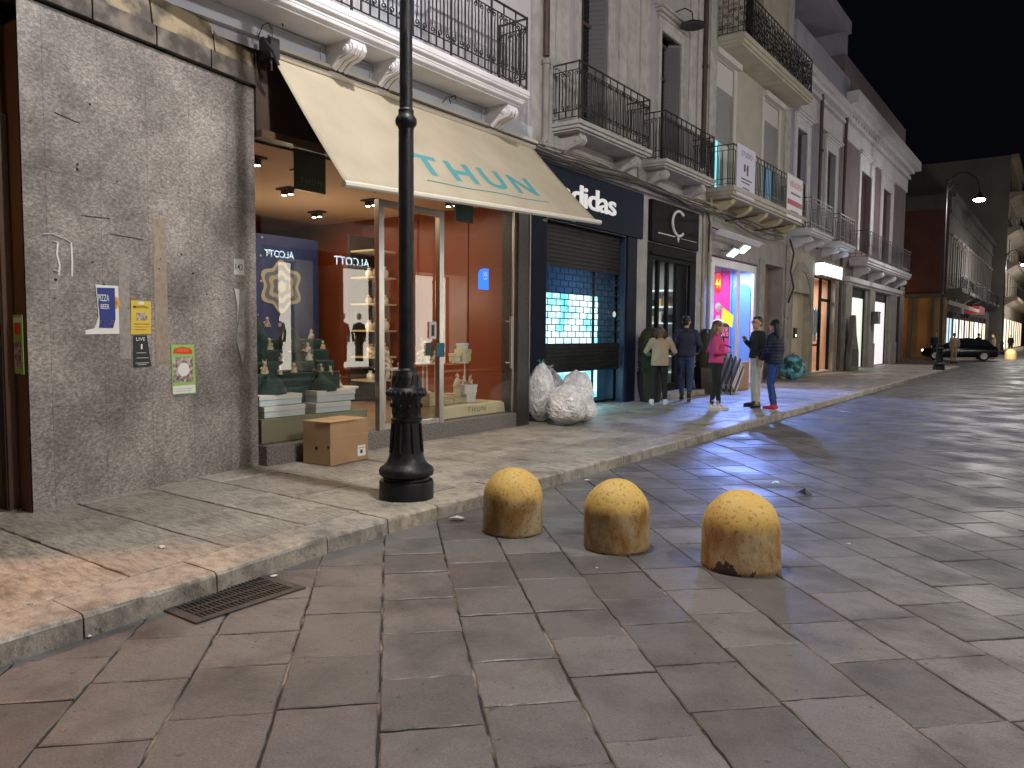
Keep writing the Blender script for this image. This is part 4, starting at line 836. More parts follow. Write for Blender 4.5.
# pink / blue shop
room(B3, 'shop_interior', -10.8, X2-.12, 19.0, 22.6, .13, 3.58, [pm('pale_floor', (.5, .5, .55), rough=.3), pm('white_ceiling', (.7, .7, .75), rough=.7), pm('magenta_wall', (.75, .08, .34), rough=.5), pm('pale_blue_wall', (.55, .68, .85), rough=.5)])
w = MB(); w.box(-10.2, -8.22, 22.50, 22.58, .14, 3.45); w.build('magenta_panel', pm('magenta_panel', (.80, .06, .32), (.66, .05, .30), 3, .5), B3)
w = MB(); w.prism([(-8.2, .14), (-7.64, .14), (-7.64, 2.7)]+[(-7.92+.28*math.cos(R(a)), 2.7+.35*math.sin(R(a))) for a in range(15, 180, 15)]+[(-8.2, 2.7)], 22.46, 22.56, 'y'); w.box(-8.235, -8.205, 22.40, 22.49, .14, 3.45); w.build('blue_arch', pm('sky_blue_arch', (.16, .45, .85), rough=.5), B3)
w = MB(); w.box(X2-.1, X2-.02, 19.02, 19.3, .13, 3.55); w.box(X2-.1, X2-.02, 22.4, 22.59, .13, 3.55); w.box(X2-.1, X2-.02, 19.3, 22.4, 3.35, 3.55); w.box(X2-.1, X2-.02, 21.15, 21.22, .13, 3.35); w.build('white_shopfront', white_paint, B3, bevel=.005)
w = MB(); w.quad((X2-.06, 19.3, .2), (X2-.06, 21.15, .2), (X2-.06, 21.15, 3.35), (X2-.06, 19.3, 3.35)); w.build('window_glass', clear_glass, B3)
area('pink_light', (-9.0, 21.2, 3.4), .8, 60, (1, .35, .65), sy=.8); area('blue_light', (-7.85, 21.9, 3.4), .4, 40, (.3, .55, 1), sy=.6); area('white_light', (-8.3, 19.8, 3.45), .8, 25, (.8, .85, 1))
t = thing('sale_sign', 'round red sign with the yellow number 44 on the pink shop glass', 'sign', (-7.5, 19.7, 2.9)); w = MB(); w.M = Matrix.Translation((X2-.045, 19.62, 2.9)) @ Matrix.Rotation(R(90), 4, 'Y'); w.lathe([(.27, -.004), (.27, .004)], n=24); w.M = None; w.build('disc', pm('sale_red', (.8, .03, .03), rough=.5, es=.5), t)
w = MB(); facade_text(w, '44', X2-.038, 19.42, 2.77, .38, .26, 0, .012); w.build('lettering', emit('sale_yellow', (1, .75, .1), .9), t)
t = thing('sale_sign', 'tilted yellow sale card low in the pink shop window', 'sign', (-7.5, 20.2, 2.1)); w = MB(); w.M = Matrix.Translation((X2-.045, 20.35, 2.02)) @ Matrix.Rotation(R(-14), 4, 'X'); w.box(-.004, .004, -.38, .45, -.17, .17); w.M = None; w.build('card', emit('card_yellow', (.85, .9, .05), .55), t)
t = thing('sale_sign', 'black card with pink 50% lettering at the bottom of the pink shop window', 'sign', (-7.5, 19.9, 1.7)); w = MB(); w.box(X2-.05, X2-.042, 19.3, 20.5, 1.45, 1.85); w.build('card', pm('card_navy', (.02, .025, .08), rough=.4), t)
w = MB(); facade_text(w, '50%', X2-.038, 19.9, 1.5, .55, .26, 0, .01); w.build('lettering', emit('pink_letter', (.95, .2, .4), .6), t)
t = thing('mannequin', 'headless white mannequin in a white top behind the pink shop glass', 'mannequin', (-8.05, 21.0, .14)); w = MB(); w.lathe([(.14, .9), (.17, 1.1), (.13, 1.3), (.2, 1.6), (.19, 1.75), (.06, 1.85), (.05, 1.95)], (-8.05, 21.0, .14), 16); w.build('torso', pm('mannequin_white', (.8, .78, .75), rough=.4, es=.1), t, smooth=True)
w = MB(); w.ell((-8.05, 21.0, 2.32), (.09, .08, .13)); w.build('head', white_lac, t, smooth=True); w = MB(); w.tube([(-8.05, 21.0, .15), (-8.05, 21.0, 1.1)], .02); w.lathe([(.2, 0), (.2, .02)], (-8.05, 21.0, .14), 16); w.build('stand', metal_m, t)
# floodlights
flood = emit('flood_glow', (.6, .8, 1), 9)
FB = (.20, .33, 1.0)
for i, (y, z, lab) in enumerate(((19.55, 3.66, 'lit floodlight at the left above the pink shop, aimed at the pavement'), (20.3, 3.82, 'lit floodlight at the right above the pink shop, slightly higher'))):
    t = thing('floodlight', lab, 'floodlight', (-7.2, y, z), 0, 'floodlights above the pink shop'); w = MB(); w.M = Matrix.Translation((-7.12, y, z)) @ Matrix.Rotation(R(-38), 4, 'Y'); w.box(-.14, .14, -.26, .26, 0, .05, 0)
    w.build('housing', white_paint, t, bevel=.006); w = MB(); w.M = Matrix.Translation((-7.12, y, z)) @ Matrix.Rotation(R(-38), 4, 'Y') ; w.box(-.125, .125, -.24, .24, -.006, -.002); w.build('lens', flood, t)
    w = MB(); w.tube([(-7.5, y, z+.08), (-7.12, y, z+.05)], .012, 6); w.build('arm', dark_metal, t)
spot('floodlight_beam', (-7.08, 19.7, 3.72), (-5.6, 17.0, 0), 2200, FB, 88, .6, .07); spot('floodlight_beam', (-7.08, 20.7, 3.9), (-4.8, 18.0, 0), 1100, FB, 88, .6, .07)
t = thing('sign_board', 'long blank white sign tray tilted above the pink shop window', 'sign', (-7.2, 19.9, 4)); w = MB(); w.M = Matrix.Translation((-7.15, 18.45, 4.12)) @ Matrix.Rotation(R(-35), 4, 'Y') @ Matrix.Rotation(R(-1.0), 4, 'X'); w.box(-.09, .09, 0, 3.2, -.03, 0, 0); w.build('panel', pm('tray_white', (.6, .6, .62), rough=.4, es=.06), t, bevel=.01)
w = MB()
for y in (18.7, 21.3): w.tube([(-7.5, y, 4.3), (-7.15, y, 4.13)], .015, 6)
w.build('bracket', dark_metal, t)
w = MB()
for y in (20.0, 22.3): w.tube([(-7.5, y-.1, 4.55), (-6.6, y-.2, 4.62)], .025, 6)
o = w.build('iron_bars', pipe_brown, B3)
# recess right of the pink shop
w = MB(); w.box(X2-.5, X2-.46, 23.2, 25.1, .12, 3.7); w.build('brown_board', pm('brown_board', (.30, .20, .15), (.24, .16, .12), 2, .7), B3)
w = MB(); w.box(X2-.1, X2+.06, 22.7, 23.15, .12, 3.8); w.build('grey_pier', plaster_old, B3, bevel=.01)
w = MB(); w.box(X2-.45, X2-.40, 23.5, 24.2, 1.4, 2.0); w.build('meter_box', dark_metal, B3, bevel=.01)

# ================================================================ fourth building: grey-lilac, pediments, arched doorway
B4 = thing('grey_house', 'grey-lilac two storey house with pedimented windows and an arched cream doorway', 'building', (-10, 28, 0))
w = MB(); facade(w, X2, 25.3, 32.0, 4.5, 10.3, [(26.1, 27.3, 5.2, 8.35, .25), (29.95, 31.2, 5.2, 8.35, .25)]); shell(w, -14, X2, 25.3, 32.0, 0, 10.9); w.build('wall', plaster_blue, B4)
window(B4, X2, 26.1, 27.3, 5.2, 8.35, .25, plaster_white, ped=True, kind='shutter'); window(B4, X2, 29.95, 31.2, 5.2, 8.35, .25, plaster_white, ped=True, kind='shutter')
w = MB(); facade(w, X2+.002, 25.3, 32.0, 0, 4.5, [(26.0, 28.4, .12, 3.0, .35), (28.8, 32.0-.15, .2, 3.75, .3)])
# arch head over the doorway
w.build('ground_wall', pm('old_cream', (.46, .42, .33), (.33, .3, .25), 2, .85, .3, 25), B4)
w = MB(); 
for i in range(14):
    a0, a1 = math.pi*i/14, math.pi*(i+1)/14; cy, cz, r0, r1 = 27.2, 2.55, 1.2, 1.5
    w.add([(X2+.03, cy+r0*math.cos(a0), cz+r0*math.sin(a0)), (X2+.03, cy+r1*math.cos(a0), cz+r1*math.sin(a0)), (X2+.03, cy+r1*math.cos(a1), cz+r1*math.sin(a1)), (X2+.03, cy+r0*math.cos(a1), cz+r0*math.sin(a1)),
           (X2-.05, cy+r0*math.cos(a0), cz+r0*math.sin(a0)), (X2-.05, cy+r1*math.cos(a0), cz+r1*math.sin(a0)), (X2-.05, cy+r1*math.cos(a1), cz+r1*math.sin(a1)), (X2-.05, cy+r0*math.cos(a1), cz+r0*math.sin(a1))],
          [(0, 1, 2, 3), (0, 3, 7, 4), (1, 5, 6, 2)])
w.box(X2, X2+.035, 28.4, 28.72, .12, 2.55); w.box(X2, X2+.035, 25.68, 26.0, .12, 2.55); w.build('door_arch', plaster_old, B4)
d = MB(); d.box(X2-.34, X2-.28, 26.0, 27.1, .12, 3.0); dd = d.build('door', pm('brown_door', (.16, .08, .04), rough=.5), B4); d = MB(); d.box(X2-.33, X2-.25, 27.12, 28.39, .12, 3.0); d.build('door', pm('cream_door', (.6, .52, .38), rough=.6), B4)
w = MB(); w.box(X2-.25, X2-.2, 27.3, 27.6, 1.45, 1.8, 0); w.box(X2-.2, X2-.195, 27.4, 27.5, 1.5, 1.58, 1); w.build('intercom', [black_p, emit('intercom_led', (1, .9, .7), 3)], B4)
w = MB(); w.box(X2, X2+.16, 25.3, 32.0, 9.75, 9.85); w.box(X2, X2+.28, 25.3, 32.0, 9.95, 10.1); w.box(X2, X2+.42, 25.3, 32.0, 10.1, 10.32); w.box(X2, X2+.06, 25.3, 32.0, 8.95, 9.7)
y = 25.4
while y < 31.9: w.box(X2, X2+.14, y, y+.12, 9.86, 9.949); y += .3
w.build('cornice', plaster_white, B4, bevel=.008)
w = MB(); w.box(-9.5, -7.35, 25.3, 32.5, 10.33, 11.5); w.build('parapet', plaster_blue, B4)
# roof loggia
w = MB(); w.box(-9.4, -7.5, 32.2, 32.5, 11.5, 13.6); w.box(-9.6, -7.4, 25.0, 32.6, 13.3, 13.75); w.box(-9.5, -9.4, 25.3, 32.4, 11.4, 13.4); w.build('roof_loggia', plaster_blue, B4, bevel=.01)
w = MB(); w.box(-9.38, -9.3, 29.2, 32.1, 11.5, 13.0); w.build('loggia_shutter', pm('rust_shutter', (.10, .04, .03), rough=.7), B4)
balcony(B4, 'balcony', X2, -6.78, 25.6, 28.3, 4.98, .2, (26.2, 27.6), plaster_white, ch=.35, scroll=False, spc=.16); balcony(B4, 'balcony', X2, -6.78, 29.4, 31.8, 4.95, .2, (29.8, 31.3), plaster_white, ch=.35, scroll=False, spc=.16)
w = MB()
for z in (.9, 1.5, 2.1, 2.7, 3.3, 3.9):
    w.box(X2+.02, X2+.045, 31.72, 32.0, z, z+.55); w.box(X2+.02, X2+.045, 25.3, 25.62, z, z+.55)
w.build('quoin', plaster_old, B4, bevel=.01)
sg = thing('light_box_sign', 'glowing white light box sign above the clothes shop with the tall glass door', 'sign', (-7.4, 30, 3.9)); w = MB(); w.box(X2+.02, X2+.28, 28.9, 31.7, 3.72, 4.15); w.build('face', emit('lightbox', (.86, .95, 1), 2.6), sg)
w = MB(); w.box(X2+.01, X2+.3, 28.86, 31.74, 4.152, 4.2); w.box(X2+.01, X2+.3, 28.86, 31.74, 3.67, 3.718); w.build('frame', dark_metal, sg)
room(B4, 'shop_interior', -10.6, X2-.3, 28.8, 31.85, .2, 3.72, [pm('tan_floor', (.4, .33, .25), rough=.4), pm('w_ceiling', (.7, .7, .7), rough=.7), pm('salmon_wall', (.62, .33, .2), rough=.7), pm('salmon_side', (.6, .34, .22), rough=.7)])
area('shop_light', (-9.2, 30.3, 3.6), 2, 150, (1, .93, .85), sy=2); area('sign_glow', (-7.18, 30.3, 4.0), .3, 14, (.5, .75, 1), (0, R(-90), 0), sy=2.4)
w = MB()
for y in (28.82, 30.4, 31.75): w.box(X2-.25, X2-.15, y, y+.09, .2, 3.75)
w.box(X2-.24, X2-.16, 28.9, 31.75, 2.95, 3.03) if False else w.box(X2-.24, X2-.16, 30.49, 31.75, 2.85, 2.95); w.box(X2-.24, X2-.16, 28.91, 30.4, 1.15, 1.22); w.box(X2-.245, X2-.155, 28.91, 31.75, 3.68, 3.745); w.build('shopfront_frame', black_panel, B4)
w = MB(); w.quad((X2-.2, 28.85, .2), (X2-.2, 31.8, .2), (X2-.2, 31.8, 3.7), (X2-.2, 28.85, 3.7)); w.build('window_glass', clear_glass, B4)
clo = [pm('garment_blue', (.25, .5, .75), rough=.8), pm('garment_white', (.75, .78, .8), rough=.8), pm('garment_pale', (.55, .7, .8), rough=.8)]
for i in range(8):
    t = thing('hanging_garment', ['leftmost', 'second', 'third', 'fourth', 'fifth', 'sixth', 'seventh', 'rightmost'][i]+' '+['pale blue', 'white', 'ice blue'][i % 3]+' garment hanging in the clothes shop window', 'garment', (-7.95, 29.0+i*.33, 2.6), 0, 'garments hanging in the clothes shop window'); y = 29.1+i*.33; L = random.uniform(.9, 1.3)
    w = MB(); w.prism([(y-.05, 2.6), (y+.05, 2.6), (y+.16, 2.5), (y+.17, 2.3), (y+.14, 2.6-L), (y-.14, 2.6-L), (y-.17, 2.3), (y-.16, 2.5)], -7.99, -7.91, 'x'); w.build('cloth', clo[i % 3], t, bevel=.02); w = MB(); w.tube([(-7.95, y, 2.6), (-7.95, y+.02, 2.7), (-7.95, y, 2.72)], .006, 5); w.build('hanger', metal_m, t)
# ================================================================ fifth building: pink end house
B5 = thing('pink_end_house', 'dusky pink end house with white trim and two bright white ground floor doorways', 'building', (-10, 39, 0))
w = MB(); facade(w, X2, 32.0, 46.6, 4.3, 10.6, [(35.6, 37.7, 5.2, 8.6, .3), (40.4, 42.4, 5.2, 8.6, .3)]); shell(w, -14, X2, 32.0, 46.6, 0, 11); w.build('wall', plaster_pink, B5)
window(B5, X2, 35.6, 37.7, 5.2, 8.6, .45, plaster_white, ped=True, kind='shutter'); window(B5, X2, 40.4, 42.4, 5.2, 8.6, .45, plaster_white, ped=True, kind='shutter')
w = MB(); w.box(X2, X2+.2, 32.0, 46.7, 10.0, 10.15); w.box(X2, X2+.35, 32.0, 46.8, 10.3, 10.5); w.box(X2, X2+.6, 32.0, 47.3, 10.5, 10.95); w.box(X2, X2+.08, 32.0, 46.6, 9.3, 9.95)
y = 32.2
while y < 46.4: w.box(X2, X2+.18, y, y+.2, 10.151, 10.299); y += .5
w.build('cornice', plaster_white, B5, bevel=.01)
w = MB(); w.box(-9.5, -7.45, 32.0, 45.5, 10.96, 12.4); w.build('parapet', plaster_pink, B5)
w = MB(); facade(w, X2+.003, 32.0, 46.6, 0, 4.3, [(34.6, 37.5, .15, 3.6, .4), (39.3, 42.6, .15, 3.6, .4)]); w.build('ground_wall', plaster_old, B5)
w = MB(); w.box(X2, X2+.25, 33.2, 45.3, 3.75, 3.95); w.box(X2, X2+.15, 33.4, 45.1, 3.65, 3.749); w.build('shop_cornice', plaster_white, B5, bevel=.01)
for a, c in ((33.2, 34.3), (37.9, 39.0), (43.0, 44.6)): w = MB(); w.box(X2, X2+.12, a, c, .12, 3.64); w.box(X2, X2+.16, a-.05, c+.05, .12, 1.2); w.build('shop_pilaster', plaster_old, B5, bevel=.01)
white_room = emit('white_doorway', (.92, .98, .92), .85)
for i, (a, c) in enumerate(((34.6, 37.5), (39.3, 42.6))):
    w = MB(); w.box(X2-.14, X2-.10, a, c, .16, 3.3); w.build('lit_doorway', emit('lit_door%d' % i, ((.82, .92, .78) if i == 0 else (.92, .86, .90)), .72), B5)
    w = MB()
    for y in (a+.01, c-.14): w.box(X2-.09, X2-.05, y, y+.12, .16, 3.55)
    w.box(X2-.095, X2-.045, a+.01, c-.01, 3.2, 3.58); w.build('door_frame', black_panel, B5)
w = MB(); w.box(X2+.13, X2+.4, 38.2, 38.8, 2.1, 2.6); w.box(X2+.13, X2+.42, 38.15, 38.85, 2.6, 2.66); w.build('wall_box', dark_metal, B5, bevel=.01)
balcony(B5, 'balcony', X2, -6.75, 34.0, 44.6, 4.75, .3, (35, 38, 41, 44), plaster_white, ch=.5, cw=.3, scroll=False, spc=.22, rh=1.1)
w = MB(); w.box(X2, X2+.15, 45.2, 46.5, .12, 4.2); w.build('corner_pier', pm('dark_pier', (.05, .03, .03), rough=.6), B5)

# ================================================================ beyond the crossing
plaster_far2 = pm('far_trim', (.36, .33, .30), rough=.8)
B6 = thing('red_brown_house', 'dark red-brown house beyond the crossing with long shadowed balconies and lit shops', 'building', (-10, 80, 0))
X6 = -7.2
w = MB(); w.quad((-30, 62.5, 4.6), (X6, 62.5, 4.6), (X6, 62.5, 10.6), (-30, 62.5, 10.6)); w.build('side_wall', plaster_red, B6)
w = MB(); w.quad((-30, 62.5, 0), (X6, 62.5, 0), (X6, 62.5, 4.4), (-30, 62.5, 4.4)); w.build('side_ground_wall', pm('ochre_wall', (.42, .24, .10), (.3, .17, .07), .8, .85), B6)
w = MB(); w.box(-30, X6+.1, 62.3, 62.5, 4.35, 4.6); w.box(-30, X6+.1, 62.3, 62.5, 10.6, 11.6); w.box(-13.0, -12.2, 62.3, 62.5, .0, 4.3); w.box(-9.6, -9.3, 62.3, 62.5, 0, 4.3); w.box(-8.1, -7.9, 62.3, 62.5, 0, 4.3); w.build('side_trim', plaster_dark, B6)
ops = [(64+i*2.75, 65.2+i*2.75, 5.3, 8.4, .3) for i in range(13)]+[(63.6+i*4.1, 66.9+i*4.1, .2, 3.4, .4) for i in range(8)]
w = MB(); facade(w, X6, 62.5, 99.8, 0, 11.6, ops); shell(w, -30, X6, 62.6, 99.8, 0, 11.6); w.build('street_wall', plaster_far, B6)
w = MB(); w.box(X6, X6+.35, 62.5, 99.8, 11.4, 11.7); w.box(X6, X6+.15, 62.5, 99.8, 10.3, 10.5); w.build('cornice', plaster_far, B6)
for i, o in enumerate(ops[:13]):
    w = MB(); w.box(X6-.3, X6-.25, o[0], o[1], o[2], o[3]); wi = w.build('window', dim_black, B6); w = MB(); w.box(X6, X6+.08, o[0]-.3, o[0], o[2], o[3]+.3); w.box(X6, X6+.08, o[1], o[1]+.3, o[2], o[3]+.3); w.box(X6, X6+.2, o[0]-.4, o[1]+.4, o[3]+.3, o[3]+.5); w.build('surround', plaster_far2, wi)
    if i % 2 == 0:
        w = MB(); w.box(X6, X6+.9, o[0]-.7, o[1]+2.3, 4.75, 5.0); ba = w.build('balcony', plaster_far, B6); railing(ba, [(X6, o[0]-.6), (X6+.8, o[0]-.6), (X6+.8, o[1]+2.2), (X6, o[1]+2.2)], 5.0, 6.0, .25, scroll=False, th=.016)
        for yy in (o[0]-.4, o[1]+.2, o[1]+2): w = MB(); w.prism([(X6, 4.75), (X6+.8, 4.75), (X6+.7, 4.6), (X6+.2, 4.4), (X6, 4.0)], yy-.15, yy+.15); w.build('bracket', plaster_far, ba)
for i, o in enumerate(ops[13:]):
    w = MB(); w.box(X6-.1, X6-.06, o[0], o[1], .2, 3.4); w.build('lit_shopfront', emit('far_shop%d' % i, [(.5, .68, .8), (.8, .9, .9), (.9, .75, .68), (.95, .78, .62), (.9, .8, .62), (.8, .98, .98), (1, .85, .6), (1, .8, .6)][i], [.9, 1.5, 1.3, 1.3, 1.3, 3.0, 1.6, 1.6][i]), B6)
    w = MB(); w.box(X6-.055, X6-.02, o[0]+1.6, o[0]+1.8, .2, 3.4); w.box(X6-.055, X6-.02, o[0], o[1], 2.9, 3.4); w.build('shopfront_frame', black_panel, B6)
tag((lambda m_: (m_.box(X6, X6+1.1, 74.5, 79.5, 3.5, 4.1), m_.build('shop_canopy', pm('canopy_red', (.35, .03, .04), rough=.6)))[1])(MB()), 'dark red shop canopy far down the street past the crossing', 'canopy')
tag((lambda m_: (m_.prism([(X6, 4.2), (X6+1.3, 3.7), (X6+1.3, 3.45), (X6, 3.9)], 64, 72), m_.build('shop_canopy', pm('canopy_grey', (.55, .53, .5), rough=.6)))[1])(MB()), 'pale grey shop canopy on the corner shop beyond the crossing', 'canopy')
B7 = thing('tall_far_house', 'tall pale apartment house with stacked balconies rising at the far end of the street', 'building', (-10, 120, 0))
X7 = -5.9
w = MB(); ops = [(103+j*4.5, 105+j*4.5, 6+i*3.8, 8.8+i*3.8, .3) for i in range(4) for j in range(9)]+[(102+j*5, 105.5+j*5, .2, 3.6, .3) for j in range(8)]
facade(w, X7, 100, 150, 0, 21.2, ops); w.build('street_wall', plaster_warm, B7)
w = MB(); shell(w, -40, X7, 100, 150, 0, 21.2); w.build('side_wall', pm('dark_side', (.40, .38, .34), (.28, .27, .25), .3, .9), B7)
w = MB(); w.box(X7, X7+.7, 100, 150, 20.8, 21.3); w.build('cornice', plaster_warm, B7)
for i in range(4):
    for j in range(9):
        o = ops[i*9+j]; w = MB(); w.box(X7-.3, X7-.25, o[0], o[1], o[2], o[3]); wi = w.build('window', dim_black, B7)
    w = MB(); w.box(X7, X7+1.2, 100.5, 146, 5.6+i*3.8, 5.95+i*3.8); w.prism([(X7, 5.6+i*3.8), (X7+.9, 5.6+i*3.8), (X7, 5.0+i*3.8)], 100.5, 146); ba = w.build('balcony', plaster_warm, B7); railing(ba, [(X7, 100.6), (X7+1.1, 100.6), (X7+1.1, 145.9)], 5.95+i*3.8, 6.95+i*3.8, .8, scroll=False, th=.03)
for j in range(8):
    o = ops[36+j]; w = MB(); w.box(X7-.1, X7-.06, o[0], o[1], .2, 3.6); w.build('lit_shopfront', emit('tall_shop%d' % j, (1, .82, .58), 1.3), B7)
# street closing block far away
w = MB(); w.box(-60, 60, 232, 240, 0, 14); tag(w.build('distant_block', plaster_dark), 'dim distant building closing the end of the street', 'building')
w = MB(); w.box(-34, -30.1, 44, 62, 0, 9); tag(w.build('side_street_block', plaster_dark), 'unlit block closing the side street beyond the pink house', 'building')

# ================================================================ opposite side (behind the viewer; seen in reflections)
BO = thing('opposite_building', 'long plaster building across the street, mirrored in the shop glass', 'building', (10, 20, 0))
w = MB(); facade(w, 6.5, -15, 110, 0, 12, [(14.6, 15.9, .3, 3.75, .9), (17.15, 19.3, .3, 3.75, .9), (20.6, 23.5, .3, 3.75, .9)]); w.build('wall', plaster_cream, BO)
w = MB(); w.box(6.501, 14, -15, 14.3, 0, 12); w.box(7.6, 14, 14.3, 24, 0, 12); w.box(6.501, 14, 24, 110, 0, 12); w.box(6.501, 7.6, 14.3, 24, 3.8, 12); w.build('block', plaster_dark, BO)
for a, c in ((14.6, 15.9), (17.15, 19.3), (20.6, 23.5)):
    w = MB(); w.box(6.70, 6.74, a+.002, c-.002, .302, 3.74); w.build('window_back', emit('case_back%d' % int(a), (1, .92, .78), 5.5), BO)
sg = thing('shop_sign', 'lit white ALCOTT sign of the clothes shop across the street, mirrored in the glass', 'sign', (6.4, 18, 3.9))
w = MB(); w.box(6.40, 6.49, 14.5, 19.3, 3.72, 4.2, 0); w.build('board', black_panel, sg)
w = MB(); facade_text(w, 'ALCOTT', 0, 0, 0, 1.6, .30, 0, .012, fn=lambda v: (6.385, 19.05-v.x, 3.80+v.y)); facade_text(w, 'ALCOTT', 0, 0, 0, 1.1, .22, 0, .012, fn=lambda v: (6.385, 15.8-v.x, 3.84+v.y)); w.build('lettering', emit('sign_cyan', (.6, .85, 1), 14), sg)

for i, (y, lab) in enumerate(((15.3, 'shop window mannequin in the narrow case across the street'), (18.0, 'shop window mannequin in blue at the left of the wide case across the street'), (18.75, 'shop window mannequin in dark clothes right in the wide case across the street'))):
    t = thing('mannequin', lab, 'mannequin', (6.60, y, .5), 0, 'mannequins across the street'); cm = [pm('mann_red', (.4, .03, .05)), pm('mann_blue', (.04, .07, .2)), pm('mann_dark', (.03, .03, .035))][i]
    w = MB(); w.lathe([(.10, .45), (.17, .5), (.14, .75), (.2, 1.05), (.19, 1.2), (.06, 1.28)], (6.60, y, .6), 14); w.tube([(6.60, y-.2, 1.8), (6.62, y-.3, 1.5), (6.6, y-.25, 1.2)], .05); w.tube([(6.60, y+.2, 1.8), (6.62, y+.3, 1.5), (6.6, y+.25, 1.2)], .05); w.build('jacket', cm, t, smooth=True)
    w = MB(); w.tube([(6.60, y-.09, .5), (6.60, y-.09, 1.15)], .075); w.tube([(6.60, y+.09, .5), (6.60, y+.09, 1.15)], .075); w.build('trousers', pm('mann_leg%d' % i, (.02, .02, .03)), t, smooth=True)
    w = MB(); w.ell((6.60, y, 2.08), (.10, .09, .13)); w.build('head', white_lac, t, smooth=True)
# ================================================================ street lamps
def lathe_part(name, prof, parent, mat=cast_iron, n=28, **k):
    w = MB(); w.lathe(prof, n=n, **k); return w.build(name, mat, parent, local=True, smooth=True)
lampglow = emit('lamp_glow', (1, .93, .78), 60)
LP = thing('street_lamp', 'black cast iron street lamp with ornate base standing on the near kerb', 'street lamp', (-4.59, 4.78, .12), 0, 'street lamps along the street')
lathe_part('plinth', [(.235, 0), (.235, .135), (.228, .155), (.20, .165), (.195, .18), (.205, .19)], LP)
lathe_part('base_ring', [(.205, .185), (.232, .205), (.238, .235), (.225, .265), (.195, .285), (.170, .31), (.150, .36), (.142, .42)], LP)
bs = MB(); bs.lathe([(.143, .40), (.132, .50), (.124, .60), (.120, .665)], n=48, flute=.02, fn=8)
for k in range(8):
    a = 2*math.pi*(k+.5)/8; bs.tube([(.148*math.cos(a), .148*math.sin(a), .40), (.128*math.cos(a), .128*math.sin(a), .65)], .012, 6)
bs.build('fluted_pedestal', cast_iron, LP, local=True, smooth=True)
nk = MB(); nk.lathe([(.122, .66), (.134, .672), (.134, .688), (.121, .70), (.118, .76), (.124, .80), (.122, .84), (.135, .865)], n=32)
for k in range(10):
    a = 2*math.pi*k/10; nk.tube([(.118*math.cos(a+.15*s), .118*math.sin(a+.15*s), .72+.03*abs(s)) for s in (-2, -1, 0, 1, 2)], .008, 5)
    nk.ell((.125*math.cos(a), .125*math.sin(a), .80), (.018, .018, .022), 8, rows=5)
nk.build('garland_neck', cast_iron, LP, local=True, smooth=True)
cp = MB(); cp.lathe([(.135, .865), (.158, .885), (.168, .905), (.163, .93), (.145, .945), (.135, .955)], n=28)
for k in range(22):
    a = 2*math.pi*k/22; cp.ell((.16*math.cos(a), .16*math.sin(a), .905), (.018, .018, .028), 8, rows=5)
cp.build('beaded_capital', cast_iron, LP, local=True, smooth=True)
cl = MB(); cl.lathe([(.135, .95), (.128, .97), (.116, 1.02), (.108, 1.07), (.100, 1.085), (.098, 1.10), (.078, 1.11), (.07, 1.12)], n=28)
for k in range(12):
    a = 2*math.pi*k/12; cl.tube([(.125*math.cos(a), .125*math.sin(a), .975), (.122*math.cos(a+.12), .122*math.sin(a+.12), 1.0), (.112*math.cos(a+.26), .112*math.sin(a+.26), 1.06)], .007, 5)
cl.build('collar', cast_iron, LP, local=True, smooth=True)
lathe_part('lower_shaft', [(.068, 1.11), (.066, 2.0), (.064, 3.15)], LP, n=20)
lathe_part('shaft_ring', [(.064, 3.13), (.070, 3.15), (.088, 3.17), (.092, 3.20), (.084, 3.225), (.066, 3.245), (.063, 3.27), (.066, 3.285), (.055, 3.30)], LP)
lathe_part('upper_shaft', [(.055, 3.29), (.050, 5.5), (.042, 7.9), (.046, 7.92), (.046, 8.0), (.01, 8.08)], LP, n=20)
w = MB(); pts = [(0, 0, 7.2), (.03, 0, 7.6)]+[(.55-.5*math.cos(R(a)), 0, 7.75+.52*math.sin(R(a))) for a in range(10, 125, 12)]+[(1.08, 0, 7.95), (1.16, 0, 7.7), (1.2, 0, 7.4)]
w.tube(pts, .028, 8); w.tube([(.02, 0, 7.5), (.2, 0, 7.75), (.42, 0, 7.8), (.5, 0, 7.68), (.42, 0, 7.6), (.35, 0, 7.66)], .014, 6); w.build('curved_arm', cast_iron, LP, local=True, smooth=True)
w = MB(); w.lathe([(.04, .28), (.06, .24), (.09, .14), (.2, .06), (.27, .0), (.275, -.02), (.255, -.015), (.18, .045), (.05, .07)], (1.2, 0, 7.12), 28, cap=False); w.build('lamp_shade', cast_iron, LP, local=True, smooth=True)
w = MB(); w.ell((1.2, 0, 7.08), (.21, .21, .075), 20); w.build('bulb', lampglow, LP, local=True, smooth=True)
def lamp(loc, rz, label, power, src=LP, color=LAMPC):
    if label: 
        t = copy_tree(src); t.location = loc; t.rotation_euler = (0, 0, rz); t['label'] = label
    p = Matrix.Rotation(rz, 3, 'Z') @ Vector((1.2, 0, 6.93)); point('street_lamp_light', Vector(loc)+p, power, color, .10)
lamp((-4.59, 4.78, .12), 0, None, LAMP_A)
lamp((-4.45, 37.3, .12), 0, 'black street lamp with a glowing head at the far end of the pavement', LAMP_FAR*1.0)
lamp((-4.3, 72.5, .12), 0, 'distant black street lamp beyond the crossing behind the lit yellow bollard', LAMP_FAR*1.8)
lamp((4.6, 4.75, .12), math.pi, 'black street lamp on the opposite pavement behind the viewer', LAMP_B)
lamp((4.6, 20.5, .12), math.pi, 'black street lamp on the opposite pavement, halfway along', LAMP_FAR*1.1)
lamp((4.6, 52, .12), math.pi, 'black street lamp on the opposite pavement near the crossing', LAMP_FAR*1.2)
lamp((4.6, 105, .12), math.pi, 'farthest black street lamp on the opposite pavement', LAMP_FAR*4)
